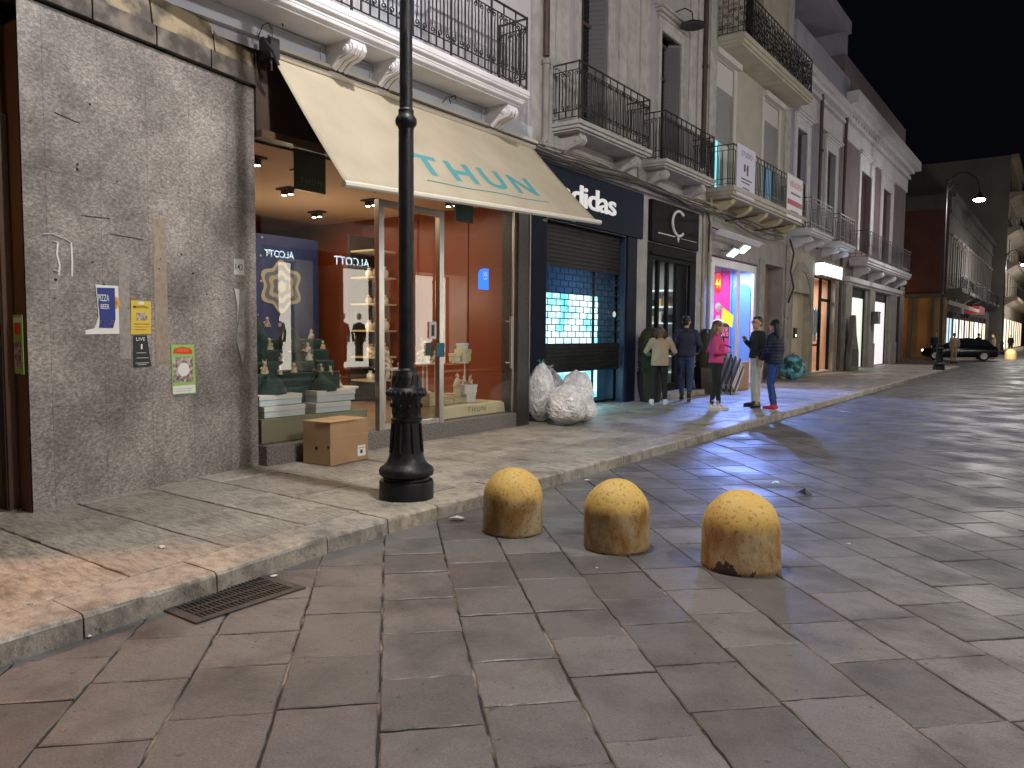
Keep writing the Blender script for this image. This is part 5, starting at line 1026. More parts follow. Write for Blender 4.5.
# warm light from the entrance at the left, and orange lamp in the side street
t = thing('entrance_lamp', 'warm orange lamp in the brown entrance left of the granite wall', 'lamp', (-7.0, .2, 3.4)); w = MB(); w.lathe([(.12, 0), (.14, .05)], (-6.9, .2, 3.74), 16); w.build('housing', dark_metal, t); w = MB(); w.ell((-6.9, .2, 3.72), (.09, .09, .05)); w.build('bulb', emit('warm_bulb', (1, .5, .2), 20), t)
spot('entrance_light', (-6.5, .2, 3.55), (-2.7, 1.0, 0), 420, (1, .45, .2), 66, .35, .06); point('entrance_fill', (-7.1, 1.2, 2.9), 9, (1, .5, .22), .1)
t = thing('side_street_lamp', 'orange wall lamp lighting the side street beyond the pink house', 'lamp', (-11, 61, 4)); w = MB(); w.tube([(-12.5, 62.3, 4.9), (-12.5, 61.4, 5.1)], .04); w.lathe([(.05, .1), (.25, 0)], (-12.5, 61.3, 5.0), 16); w.build('bracket', dark_metal, t); w = MB(); w.ell((-12.5, 61.3, 4.97), (.15, .15, .06)); w.build('bulb', emit('sodium', (1, .45, .1), 25), t)
point('side_street_light', (-12.0, 60.8, 3.2), 90, (1, .42, .08), .15); point('side_street_light', (-16, 60, 3.0), 90, (1, .42, .08), .15)

# ================================================================ bollards
def bollard_mat(name, seed, patch):
    m, nt, b = nodes(name); tc = N(nt, 'ShaderNodeTexCoord'); v = tc.outputs['Object']; sx = N(nt, 'ShaderNodeSeparateXYZ'); nt.links.new(v, sx.inputs[0])
    mp = N(nt, 'ShaderNodeMapping'); mp.inputs['Location'].default_value = (seed*3.1, seed, 0); nt.links.new(v, mp.inputs[0])
    mp.inputs['Scale'].default_value = (1, 1, .55); n = N(nt, 'ShaderNodeTexNoise'); n.inputs['Scale'].default_value = 6; n.inputs['Detail'].default_value = 9; n.inputs['Roughness'].default_value = .62; nt.links.new(mp.outputs[0], n.inputs['Vector'])
    f = N(nt, 'ShaderNodeTexNoise'); f.inputs['Scale'].default_value = 45; f.inputs['Detail'].default_value = 6; nt.links.new(v, f.inputs['Vector'])
    # top paint vs weathered lower body: height + noise
    a = N(nt, 'ShaderNodeMath', operation='MULTIPLY_ADD'); a.inputs[1].default_value = .22; nt.links.new(n.outputs[0], a.inputs[0]); nt.links.new(sx.outputs[2], a.inputs[2])
    r = N(nt, 'ShaderNodeMapRange'); r.inputs[1].default_value = .36; r.inputs[2].default_value = .44; nt.links.new(a.outputs[0], r.inputs[0])
    lo = N(nt, 'ShaderNodeMix', data_type='RGBA'); lo.inputs[6].default_value = (.30, .155, .035, 1); lo.inputs[7].default_value = (.50, .40, .24, 1)
    r2_ = N(nt, 'ShaderNodeMapRange'); r2_.inputs[1].default_value = .40; r2_.inputs[2].default_value = .62; nt.links.new(n.outputs[0], r2_.inputs[0]); nt.links.new(r2_.outputs[0], lo.inputs[0])
    hi = N(nt, 'ShaderNodeMix', data_type='RGBA'); hi.inputs[6].default_value = (.62, .36, .065, 1); hi.inputs[7].default_value = (.70, .50, .17, 1); nt.links.new(f.outputs[0], hi.inputs[0])
    mx = N(nt, 'ShaderNodeMix', data_type='RGBA'); nt.links.new(r.outputs[0], mx.inputs[0]); nt.links.new(lo.outputs[2], mx.inputs[6]); nt.links.new(hi.outputs[2], mx.inputs[7])
    sp = N(nt, 'ShaderNodeMapRange'); sp.inputs[1].default_value = .30; sp.inputs[2].default_value = .44; sp.inputs[3].default_value = .5; sp.inputs[4].default_value = 1; nt.links.new(f.outputs[0], sp.inputs[0])
    m3 = N(nt, 'ShaderNodeMix', data_type='RGBA', blend_type='MULTIPLY'); m3.inputs[0].default_value = 1; nt.links.new(mx.outputs[2], m3.inputs[6]); nt.links.new(sp.outputs[0], m3.inputs[7])
    # chipped dark patches near the foot
    c = N(nt, 'ShaderNodeMath', operation='MULTIPLY_ADD'); c.inputs[1].default_value = patch*4.5; nt.links.new(n.outputs[0], c.inputs[0]); of = N(nt, 'ShaderNodeMath', operation='SUBTRACT'); of.inputs[1].default_value = patch*4.5*.52; nt.links.new(sx.outputs[2], of.inputs[0]); nt.links.new(of.outputs[0], c.inputs[2])
    cm = N(nt, 'ShaderNodeMapRange'); cm.inputs[1].default_value = .0; cm.inputs[2].default_value = .012; nt.links.new(c.outputs[0], cm.inputs[0])
    m4 = N(nt, 'ShaderNodeMix', data_type='RGBA'); m4.inputs[6].default_value = (.05, .045, .04, 1); nt.links.new(cm.outputs[0], m4.inputs[0]); nt.links.new(m3.outputs[2], m4.inputs[7])
    nt.links.new(m4.outputs[2], b.inputs['Base Color']); b.inputs['Roughness'].default_value = .6
    bp = N(nt, 'ShaderNodeBump'); bp.inputs['Strength'].default_value = .3; bp.inputs['Distance'].default_value = .004; nt.links.new(f.outputs[0], bp.inputs['Height']); nt.links.new(bp.outputs[0], b.inputs['Normal'])
    return m
def bollard(loc, r, h, seed, label, patch=-.1, tilt=0, mat=None):
    prof = [(r*.93, -.02), (r*1.0, .015), (r*1.0, .03), (r*.985, h-r*1.0)]+[(r*.985*math.cos(R(a)), h-r*1.0+r*1.0*math.sin(R(a))) for a in range(8, 88, 8)]+[(.012, h)]
    w = MB(); w.lathe(prof, n=56)
    dense = w
    for i, v in enumerate(w.v): d = nz(v, 9, seed)*.006+nz(v, 3, seed)*.010; q = Vector((v.x, v.y, max(0, v.z-.2))); w.v[i] = v+(q.normalized() if q.length > 0 else q)*d
    o = w.build('bollard', mat or bollard_mat('bollard_paint%d' % seed, seed, patch), smooth=True); o.location = loc; o.rotation_euler = (tilt, tilt*.5, seed); return tag(o, label, 'bollard', 'yellow domed stone bollards')
bollard((-3.46, 4.80, 0), .235, .50, 1, 'leftmost of the three near yellow domed bollards, nearest the kerb', -.02, .01)
bollard((-2.60, 4.90, 0), .24, .50, 2, 'middle of the three near yellow domed bollards, rusty brown streaks', -.04, -.01)
bollard((-1.72, 5.0, 0), .258, .51, 3, 'rightmost and largest near yellow domed bollard with a black chipped foot', -.13, .02)
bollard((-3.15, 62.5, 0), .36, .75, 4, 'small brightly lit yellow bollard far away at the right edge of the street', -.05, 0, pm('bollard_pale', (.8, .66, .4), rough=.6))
area('far_bollard_light', (-3.3, 60.6, 1.6), .4, 60, (1, .85, .55), (R(60), 0, 0))  # bare area light aimed at the far bollard, no lamp modelled

# ================================================================ street details
t = thing('drain_grate', 'dark iron drain grate set in the street against the kerb', 'drain', (-3.9, 2.57, .0)); w = MB()
w.box(-4.12, -3.66, 2.22, 2.28, 0, .010); w.box(-4.12, -3.66, 2.88, 2.94, 0, .010); w.box(-4.12, -4.07, 2.281, 2.879, 0, .010); w.box(-3.71, -3.66, 2.281, 2.879, 0, .010); w.build('frame', pm('rusty_frame', (.075, .068, .062), (.045, .04, .038), 12, .6, .3, 60), t, bevel=.002)
w = MB(); w.box(-4.07, -3.71, 2.28, 2.88, .0035, .0045, 1)
for k in range(4): w.box(-4.065+k*.09, -4.045+k*.09, 2.281, 2.879, .004, .011)
for k in range(22): w.box(-4.065, -3.715, 2.292+k*.027, 2.304+k*.027, .0046, .009)
w.build('bars', [pm('rusty_bars', (.05, .042, .037), (.03, .026, .024), 20, .6, .3, 60), black_hole], t)
def litter(label, loc, s, mat, rz=0, name='litter_scrap'):
    w = MB(); n = 7; vs = []
    for i in range(n): a = 2*math.pi*i/n; rr = s*random.uniform(.5, 1.1); vs.append((rr*math.cos(a), rr*.6*math.sin(a), random.uniform(.002, s*.4)))
    vs.append((0, 0, s*.5)); w.add(vs, [(i, (i+1) % n, n) for i in range(n)]); o = w.build(name, mat); o.location = loc; o.rotation_euler = (0, 0, rz); tag(o, label, 'litter', 'litter scraps on the paving'); sd = o.modifiers.new('s', 'SOLIDIFY'); sd.thickness = .002
litter('crumpled white paper at the foot of the kerb beside the lamp post', (-4.02, 4.78, .005), .075, paper_w, .6)
litter('small white paper ball in the gutter behind the middle bollard', (-4.02, 6.9, .005), .04, paper_w)
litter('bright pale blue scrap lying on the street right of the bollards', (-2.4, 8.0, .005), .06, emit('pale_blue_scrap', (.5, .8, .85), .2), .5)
litter('dark squashed rag on the street right of the pale blue scrap', (-2.0, 7.6, .005), .14, black_p, .8)
litter('white scrap on the granite-side pavement slab at the left', (-4.75, 2.65, .125), .035, paper_w)
litter('white crumb on the street in front of the middle bollard', (-2.45, 4.35, .005), .012, paper_w)
litter('cigarette butt sized white speck near the drain grate', (-3.98, 2.95, .005), .03, paper_w, 1.2)
litter('white fleck on the street right of the largest bollard', (-1.25, 6.0, .005), .02, paper_w)
litter('white scrap in the gutter just left of the drain grate', (-3.93, 1.8, .005), .02, paper_w)

# posters on the granite wall
def wallpt(y, z, off): return (WX(y)+off, y, z)
def poster(label, corners, mat, extras, cat='poster'):
    t = thing('poster', label, cat, wallpt(corners[0][0], corners[0][1], 0)); w = MB(); n = len(corners)
    w.add([wallpt(y, z, .004) for y, z in corners]+[wallpt(y, z, .007) for y, z in corners], [tuple(range(n)), tuple(range(n, 2*n))[::-1]]+[(i, (i+1) % n, n+(i+1) % n, n+i) for i in range(n)]); w.build('sheet', mat, t)
    w = MB(); mats = []
    for e in extras:
        if e[-1] not in mats: mats.append(e[-1])
        mi = mats.index(e[-1])
        if e[0] == 'box': _, y0, y1, z0, z1, _m = e; w.add([wallpt(y0, z0, .0085), wallpt(y1, z0, .0085), wallpt(y1, z1, .0085), wallpt(y0, z1, .0085)], [(0, 1, 2, 3)], mi)
        elif e[0] == 'disc': _, y, z, r, _m = e; w.add([wallpt(y+r*math.cos(2*math.pi*k/20), z+r*math.sin(2*math.pi*k/20), .0095) for k in range(20)], [tuple(range(20))], mi)
        elif e[0] == 'poly': w.add([wallpt(y, z, .010) for y, z in e[1]], [tuple(range(len(e[1])))], mi)
        else: _, s, y, z, ww, hh, _m = e; facade_text(w, s, 0, 0, 0, ww, hh, mi, .004, fn=lambda v: wallpt(y+v.x, z+v.y, .0105))
    w.build('print', mats, t)
poster('torn blue and white pizza poster on the granite wall', [(3.15, 1.925), (3.36, 1.925), (3.36, 1.515), (3.05, 1.51), (3.05, 1.545), (3.13, 1.56), (3.17, 1.66)], paper_w,
       [('poly', [(3.16, 1.90), (3.325, 1.905), (3.325, 1.64), (3.30, 1.565), (3.17, 1.565), (3.18, 1.65)], blue_p), ('text', 'PIZZA', 3.17, 1.79, .10, .055, paper_w), ('text', 'BEER', 3.19, 1.725, .08, .04, paper_w), ('disc', 3.315, 1.78, .055, orange_p), ('disc', 3.315, 1.78, .035, yellow_p), ('box', 3.17, 3.28, 1.88, 1.884, paper_w), ('box', 3.18, 3.27, 1.69, 1.694, paper_w), ('poly', [(3.14, 1.575), (3.22, 1.585), (3.215, 1.635), (3.16, 1.63)], paper_w), ('poly', [(3.25, 1.60), (3.34, 1.59), (3.34, 1.63), (3.28, 1.635)], paper_w)])
poster('yellow poster with a dark photo, between the blue and black posters', [(3.48, 1.81), (3.68, 1.805), (3.675, 1.515), (3.47, 1.51)], yellow_p,
       [('box', 3.53, 3.64, 1.635, 1.70, photo_p), ('text', 'MOSTRA', 3.50, 1.742, .15, .022, black_p), ('box', 3.55, 3.61, 1.775, 1.80, paper_w), ('box', 3.50, 3.66, 1.60, 1.605, black_p), ('box', 3.51, 3.65, 1.575, 1.58, red_p), ('box', 3.51, 3.62, 1.55, 1.554, black_p)])
poster('small black poster pasted below the yellow one', [(3.50, 1.50), (3.63, 1.50), (3.67, 1.225), (3.49, 1.22)], black_p,
       [('text', 'LIVE', 3.52, 1.455, .09, .03, paper_w), ('text', 'I', 3.565, 1.38, .016, .045, paper_w), ('box', 3.52, 3.62, 1.345, 1.349, paper_w), ('box', 3.52, 3.64, 1.30, 1.304, paper_w), ('box', 3.51, 3.645, 1.255, 1.259, paper_w), ('box', 3.53, 3.62, 1.24, 1.243, paper_w)])
poster('green poster with a red heading and circus-like picture, lowest on the wall', [(3.885, 1.415), (4.145, 1.415), (4.16, .945), (3.89, .95)], green_p,
       [('poly', [(3.90, 1.335), (3.92, 1.38), (4.0, 1.395), (4.09, 1.385), (4.125, 1.36), (4.12, 1.325)], red_p), ('box', 3.90, 4.13, 1.06, 1.30, photo_p), ('disc', 4.02, 1.18, .065, paper_w), ('box', 3.895, 4.15, .955, 1.03, paper_w), ('text', 'ORFEO', 3.95, 1.35, .13, .026, orange_p), ('box', 3.91, 4.12, .995, .999, black_p), ('box', 3.91, 4.10, .975, .979, black_p)])
poster('small white house number plate 142 at the right edge of the granite wall', [(4.66, 2.28), (4.80, 2.28), (4.80, 2.12), (4.66, 2.12)], paper_w, [('text', '142', 4.68, 2.17, .10, .06, black_p)], 'notice')
poster('torn transparent film with paper remains on the right edge of the granite wall', [(4.66, 1.98), (4.72, 1.75), (4.68, 1.45), (4.76, 1.2), (4.80, 1.42), (4.79, 1.75), (4.84, 1.98)], pm('torn_film', (.42, .41, .41), (.25, .24, .24), 14, .25), [('poly', [(4.66, 1.98), (4.70, 1.80), (4.69, 1.6), (4.71, 1.75), (4.73, 1.97)], paper_w)], 'torn poster')
t = thing('poster', 'narrow poster with an orange disc on the brown reveal left of the granite wall', 'poster', (-6.6, 2.57, 1.6)); w = MB(); w.box(-6.68, -6.52, 2.560, 2.567, 1.20, 1.66, 0); w.box(-6.67, -6.53, 2.557, 2.560, 1.60, 1.64, 3)
w.M = Matrix.Translation((-6.6, 2.557, 1.55)) @ Matrix.Rotation(R(90), 4, 'X'); w.lathe([(.05, 0), (.05, .003)], n=20, m=1); w.M = None; w.box(-6.67, -6.53, 2.556, 2.560, 1.25, 1.46, 2); w.build('sheet', [green_p, red_p, photo_p, paper_w], t)

# cardboard box at the shop plinth
cb = thing('cardboard_box', 'large brown cardboard box with a white label standing in front of the shop window', 'box', (-6.45, 5.65, .125), math.atan2(.61, -.06)-math.pi/2+.0)
w = MB(); w.box(-.40, .0, -.30, .30, 0, .46); cb.location = (-6.28, 5.66, .125); w.build('body', cardboard, cb, local=True, bevel=.006)
w = MB(); w.box(-.40, -.205, -.30, .30, .4605, .466); w.box(-.195, .0, -.30, .30, .4605, .466)
w.M = Matrix.Translation((0, 0, .464)) @ Matrix.Rotation(R(-3), 4, 'Y'); w.box(-.19, .012, -.31, .10, .001, .006); w.M = None; w.build('flaps', pm('cardboard_light', (.48, .31, .17), (.40, .25, .13), 3, .8), cb, local=True)
w = MB(); w.box(.0005, .003, .12, .25, .05, .17, 0); w.box(.003, .0035, .16, .2, .08, .12, 1); w.box(.003, .0035, .13, .24, .14, .145, 1); w.build('label', [paper_w, black_p], cb, local=True)
w = MB(); w.box(.0005, .002, -.299, .299, .30, .304); w.build('tape', tape_m, cb, local=True)
w = MB()
for yy in (-.2, ): w.M = Matrix.Translation((-.2, -.3005, .18)) @ Matrix.Rotation(R(90), 4, 'X'); w.lathe([(.02, 0), (.02, .002)], n=10); w.M = None
w.M = Matrix.Translation((-.03, -.3005, .2)) @ Matrix.Rotation(R(90), 4, 'X'); w.lathe([(.015, 0), (.015, .002)], n=10); w.M = None; w.build('hand_holes', black_hole, cb, local=True)

# rubbish bags
def bag_mat(name, c1, c2, sc=8):
    m = pm(name, c1, c2, sc, .25, .35, 14, detail=8, sharp=(.42, .6), spec=.6, bd=.03); return m
bagm = bag_mat('clear_bag', (.88, .88, .89), (.62, .62, .63), 7); bagm2 = bag_mat('clear_bag_grey', (.62, .63, .65), (.3, .3, .32))
def bag(label, loc, rx, ry, h, seed, mat, knot=True, grp='clear plastic rubbish bags outside the shutter'):
    bm = bmesh.new(); bmesh.ops.create_icosphere(bm, subdivisions=5, radius=1); rj = random.Random(seed)
    for v in bm.verts:
        p = v.co.copy(); z = (p.z+1)/2; fl = 1 if z > .12 else .9+.8*z
        r = 1+.09*nz(p, 1.6, seed)+.10*(.35-abs(nz(p, 3.3, seed+3)))+.09*(.3-abs(nz((p.x, p.y, p.z*2), 7, seed+7)))+.05*(.3-abs(nz((p.x, p.y, p.z*1.6), 15, seed+2)))
        r += rj.uniform(-.016, .016)
        sq = 1/max(.55, (abs(p.x)**3+abs(p.y)**3+abs(p.z)**3)**(1/3)) if True else 1
        v.co = Vector((p.x*rx*r*sq*fl*(1-.18*max(0, p.z)), p.y*ry*r*sq*fl*(1-.18*max(0, p.z)), max(.0, z*h*(1+.06*nz(p, 3, seed)))))
    me = bpy.data.meshes.new('rubbish_bag'); bm.to_mesh(me); bm.free(); me.materials.append(mat)
    o = link(me, 'rubbish_bag'); o.location = loc; tag(o, label, 'rubbish bag', grp)
    if knot:
        w = MB(); 
        for k in range(6):
            a = k*1.05+seed; w.tube([(0, 0, h*.95), (.02*math.cos(a), .02*math.sin(a), h+.02), (.07*math.cos(a), .07*math.sin(a), h+.04+.03*random.random())], [.03, .02, .008], 6, flat=.3)
        w.build('knot', mat if seed != 11 else pm('green_tie', (.03, .25, .14), rough=.4), o, local=True, smooth=True)
    return o
bag('tall clear rubbish bag with a green tie against the dark pilaster', (-6.84, 10.22, .125), .205, .205, .94, 11, bagm)
bag('round white rubbish bag at the front of the pile', (-6.28, 10.12, .125), .28, .27, .64, 22, bagm)
bag('grey rubbish bag squeezed at the back between the tall and right bags', (-7.05, 10.8, .125), .22, .24, .84, 33, bagm2)
bag('large pale rubbish bag at the right end of the pile', (-6.55, 10.85, .125), .26, .25, .82, 44, bagm, False)
bag('small pale rubbish bag at the lower right of the pile', (-6.25, 10.6, .125), .17, .2, .42, 55, bagm, False)
gb = pm('green_blue_bag', (.01, .08, .07), (.20, .55, .66), 5, .3, .8, 12, sharp=(.45, .6), detail=6)
bag('green and light blue rubbish bag against the wall beside the arched door', (-7.05, 24.9, .125), .36, .34, .82, 66, gb, True, None)
# cardboard box & bundled stuff behind the group
t = thing('cardboard_box', 'plain cardboard box on the pavement behind the chatting group', 'box', (-6.9, 19.3, .125)); w = MB(); w.box(-7.25, -6.75, 18.7, 19.9, .125, .82); w.build('body', cardboard, t, bevel=.01); w = MB(); w.box(-7.26, -6.74, 18.69, 19.91, .822, .85); w.build('flaps', tape_m, t)
t = thing('folded_garden_chairs', 'leaning stack of folded striped chairs or loungers behind the chatting group', 'folded chairs', (-6.9, 17.9, .13), R(0))
for k in range(5):
    w = MB(); w.M = Matrix.Translation((.10*k, -.1+.05*k, .12)) @ Matrix.Rotation(R(-38-2*k), 4, 'X')
    for j in range(5): w.box(0, .03, -.22+j*.09, -.15+j*.09, 0, 1.02-.05*k, 1 if j % 3 else 0)
    w.M = None; w.build('striped_panel', [pm('stripe_dark%d' % k, (.03, .03, .03), rough=.6), pm('stripe_pale%d' % k, (.55, .50, .47), rough=.7)], t, local=True)
w = MB(); w.tube([(.5, -.3, 0), (.3, .35, .85)], .015); w.build('frame', dark_metal, t, local=True)
t = thing('leaning_board', 'grey covered board leaning on the wall between the lit shop and the bright doorways', 'board', (-7.3, 33.6, .12)); w = MB(); w.prism([(33.0, .12), (34.6, .12), (34.5, .9), (34.0, 1.6), (33.75, 2.4), (33.5, 2.35), (33.3, 1.5), (33.0, .9)], -7.28, -7.08, 'x'); w.build('cover', pm('grey_cover', (.22, .19, .17), (.15, .13, .12), 3, .8), t, bevel=.04)
w = MB(); w.prism([(33.2, .3), (34.3, .3), (34.2, 1.0), (33.3, 1.0)], -7.078, -7.06, 'x'); w.build('panel', plaster_dark, t)
# planters with clipped bushes either side of the black shop door
def topiary(label, x, y, s=1, trunk=True):
    t = thing('topiary', label, 'planter', (x, y, .12), 0, 'clipped bushes flanking the black shop door')
    w = MB(); w.lathe([(.22, .0), (.29, .3), (.31, .62), (.29, .64), (.26, .60)], n=4); w.build('planter', pm('planter_%d' % int(y*10), (.05, .045, .03), rough=.6), t, local=True)
    m_ = MB(); m_.lathe([(.22, .6), (.25, .7), (.26, 1.0), (.25, 1.25), (.20, 1.45), (.10, 1.55), (.01, 1.57)], n=20)
    for i, v in enumerate(m_.v): m_.v[i] = v+Vector((nz(v, 9, 2), nz(v, 9, 4), 0))*.03
    rnd = random.Random(int(y*10))
    for k in range(900):
        a = rnd.uniform(0, 6.283); z = rnd.uniform(.62, 1.56); rr = .255 if z < 1.25 else .255*math.sqrt(max(.02, 1-((z-1.22)/.36)**2)); p = Vector((rr*math.cos(a), rr*math.sin(a), z)); d = Vector((rnd.uniform(-1, 1), rnd.uniform(-1, 1), rnd.uniform(-1, 1)))*.022; e = d.orthogonal().normalized()*.012
        m_.add([p-d, p+e, p+d, p-e], [(0, 1, 2, 3)])
    m_.build('foliage', grass_blob, t, local=True); return t
topiary('clipped dark bush in a planter left of the black shop door', -7.12, 14.78); topiary('clipped dark bush in a planter right of the black shop door', -7.05, 17.7)
w = MB(); w.box(-7.45, -7.0, 15.35, 17.6, .12, .24); tag(w.build('door_step', kerb_m, bevel=.01), 'low pale stone step in front of the black shop door', 'step')

# ================================================================ people
skin_m = pm('skin', (.52, .30, .20), rough=.5); hair_dk = pm('hair_black', (.008, .007, .007), rough=.4); hair_br = pm('hair_brown', (.07, .035, .018), (.13, .07, .03), 25, .45, stretch=(1, 1, .2))
def seg(mb, pts, rs, n=14): mb.tube(pts, rs, n)
def tors(mb, rings, n=18):     # rings: (cx, cy, cz, rx, ry)
    vs = []; fs = []
    for cx_, cy_, cz_, rx, ry in rings:
        for i in range(n):
            a = 2*math.pi*i/n; ca, sa = math.cos(a), math.sin(a); k = 1/(abs(ca)**2.6+abs(sa)**2.6)**(1/2.6); vs.append((cx_+rx*ca*k, cy_+ry*sa*k, cz_))
    for j in range(len(rings)-1):
        for i in range(n): q = (i+1) % n; fs.append((j*n+i, j*n+q, (j+1)*n+q, (j+1)*n+i))
    fs.append(tuple(range(n))[::-1]); fs.append(tuple(range((len(rings)-1)*n, len(rings)*n))); mb.add(vs, fs)
def hand(mb, wr, d, side, s=1):
    d = Vector(d).normalized(); sv = d.cross(Vector((0, 0, 1))); sv = (sv.normalized() if sv.length > .1 else Vector((1, 0, 0))); nv = sv.cross(d)
    wr = Vector(wr); pal = wr+d*.05*s
    mb.tube([wr, wr+d*.03*s, wr+d*.085*s], [.024*s, .034*s, .034*s], 10, flat=.6)
    for k, L in enumerate((.062, .075, .072, .055)):
        o = sv*((k-1.5)*.019*s); a = wr+d*.08*s+o; mb.tube([a, a+d*L*.5*s-nv*.006*s, a+d*L*.85*s-nv*.022*s], [.0095*s, .009*s, .007*s], 6)
    a = wr+d*.03*s+sv*(.03*side*s); mb.tube([a, a+d*.035*s+sv*.025*side*s, a+d*.06*s+sv*.02*side*s], [.012*s, .010*s, .008*s], 6)
def person(label, loc, heading, P, top, bot, shoe, hair, hairkind, H=1.72, female=False, jacket=None, extras=None, vox=.011):
    t = thing('person', label, 'person', loc, heading, None); k = H/1.72
    J = dict(pel=(0, 0, .94), wai=(0, 0, 1.07), che=(.0, 0, 1.28), nb=(-.01, 0, 1.45), hd=(.02, 0, 1.605), hipL=(0, .085, .90), hipR=(0, -.085, .90), kL=(.02, .095, .50), kR=(.02, -.095, .50), aL=(-.02, .10, .09), aR=(-.02, -.10, .09), tL=(.16, .12, .03), tR=(.16, -.12, .03),
             sL=(-.01, .17, 1.40), sR=(-.01, -.17, 1.40), eL=(-.03, .23, 1.13), eR=(-.03, -.23, 1.13), wL=(.05, .23, .89), wR=(.05, -.23, .89), hdirL=(.2, 0, -1), hdirR=(.2, 0, -1), face=(1, 0, 0))
    J.update(P); J = {a: (Vector(b) if a.startswith('hdir') or a == 'face' else Vector(b)*k) for a, b in J.items()}
    sw = .92 if female else 1.0
    # continuous body
    b_ = MB(); seg(b_, [J['pel'], J['wai'], J['che'], J['nb']], [.11, .10, .12, .06]); seg(b_, [J['nb']-Vector((0, 0, .03)), J['nb']*.5+J['hd']*.5, J['hd']], [.055, .048, .05])
    f = J['face'].normalized(); rgt = f.cross(Vector((0, 0, 1))).normalized(); hd = J['hd']
    b_.M = Matrix.Translation(hd) @ Matrix((f, rgt.cross(f).cross(f)*-1 if False else -rgt, Vector((0, 0, 1)))).transposed().to_4x4()
    b_.ell((0, 0, .02), (.098*k, .078*k, .105*k), 20, rows=14); b_.ell((.03*k, 0, -.045*k), (.065*k, .058*k, .07*k), 16, rows=10)
    b_.tube([(.085*k, 0, .025*k), (.112*k, 0, -.012*k), (.095*k, 0, -.022*k)], [.010, .016, .012], 8)          # nose
    b_.ell((.085*k, 0, -.052*k), (.018, .026, .010), 10, rows=6)                                                # mouth
    for s in (-1, 1): b_.ell((-.005, s*.08*k, -.0), (.022, .012, .032), 8, rows=6)                             # ears
    b_.M = None
    for s in 'LR':
        seg(b_, [J['hip'+s], J['k'+s], J['a'+s]], [.07, .045, .035]); seg(b_, [J['a'+s], J['t'+s]], [.035, .02])
        seg(b_, [J['nb']-Vector((0, 0, .06)), J['s'+s], J['e'+s], J['w'+s]], [.05, .05, .036, .026]); hand(b_, J['w'+s], J['hdir'+s], 1 if s == 'L' else -1)
    body = remesh(b_, 'body', skin_m, t, .0075, 2)
    def fold(amp, sc, sd): return lambda c: amp*(nz(c, sc, sd)+.6*nz((c[0], c[1], c[2]*2.2), sc*1.7, sd+3))
    # trousers
    m_ = MB(); pe, wa = J['pel'], J['wai']; hw = .165 if female else .16
    tors(m_, [(pe.x, pe.y, pe.z-.10, .10, hw*.93), (pe.x, pe.y, pe.z-.03, .118, hw), (pe.x, pe.y, pe.z+.05, .11, hw*.93), (wa.x*.6+pe.x*.4, 0, wa.z-.02, .098, hw*.86)])
    lr = bot.get('w', 1)
    for s in 'LR':
        hp, kn, an = J['hip'+s], J['k'+s], J['a'+s]; a2 = an+(kn-an)*.03
        seg(m_, [hp+Vector((0, 0, .02)), hp*.5+kn*.5, kn, kn*.45+an*.55, a2], [.092, .080*(.5+.5*lr), .060*lr, .055*lr, .045*lr*bot.get('cuff', 1)])
    remesh(m_, 'trousers', bot['m'], t, vox, 3, fold(.007, 9, 1))
    # shoes
    for s in 'LR':
        an, to = J['a'+s], J['t'+s]; d = (to-an); d.z = 0; d = d.normalized() if d.length > .02 else Vector((1, 0, 0)); m_ = MB(); base = min(an.z-.09, to.z-.03)
        fl = J.get('foot'+s); dn = (to-an).normalized()
        heel = an-d*.05+Vector((0, 0, -.055)); m_.tube([heel, an+Vector((0, 0, -.045))+d*.03, to+Vector((0, 0, .012))-d*.03, to+Vector((0, 0, .005))+d*.03], [.038, .046, .042, .028], 12, flat=1); m_.tube([an+Vector((0, 0, .02)), an+Vector((0, 0, -.05))], [.042, .045], 12)
        sh_ = remesh(m_, 'shoe', shoe[0], t, .009, 2)
        m_ = MB(); so = Vector((0, 0, -.033)); m_.tube([heel+so*1.0-d*.0, to+Vector((0, 0, .012))-d*.03+so*1.1, to+d*.04+so*.8], [.036, .045, .03], 12, flat=.35); m_.build('sole', shoe[1], sh_, local=True, smooth=True)
    # top
    m_ = MB(); ch, nb = J['che'], J['nb']; w0 = top.get('hem', .95); hm = J['pel']*.6+J['wai']*.4; bw = top.get('bulk', 1); cw = .185*sw
    tors(m_, [(pe.x*.8+wa.x*.2, pe.y, pe.z+top.get('low', -.02), .134*bw, .182*bw*sw), (wa.x, wa.y, wa.z, .120*bw, .160*bw*sw), (wa.x*.5+ch.x*.5, wa.y*.5+ch.y*.5, wa.z*.5+ch.z*.5, .122*bw, .162*bw*sw), (ch.x, ch.y, ch.z+.02, .125*bw, cw*bw), (ch.x*.4+nb.x*.6, 0, nb.z-.05, .095*bw, .15*bw*sw), (nb.x, nb.y, nb.z-.01, .065, .078), (nb.x+.004, nb.y, nb.z+top.get('collar', .01), .056, .060)])
    for s in 'LR':
        sh, el, wr = J['s'+s], J['e'+s], J['w'+s]; seg(m_, [nb*.4+sh*.6, sh, sh*.5+el*.5, el, el*.4+wr*.6, wr-(wr-el)*.10], [.06*bw, .068*bw, .060*bw, .052*bw, .045*bw, .038*bw])
    def puff(c):
        return fold(.006, 8, 5)(c)+(.010*abs(math.sin(c[2]*math.pi/.062))-.004 if top.get('puffer') else 0)
    remesh(m_, top.get('name', 'jacket'), top['m'], t, vox, 3, puff)
    # hair
    m_ = MB(); m_.M = Matrix.Translation(hd) @ Matrix((f, -rgt, Vector((0, 0, 1)))).transposed().to_4x4()
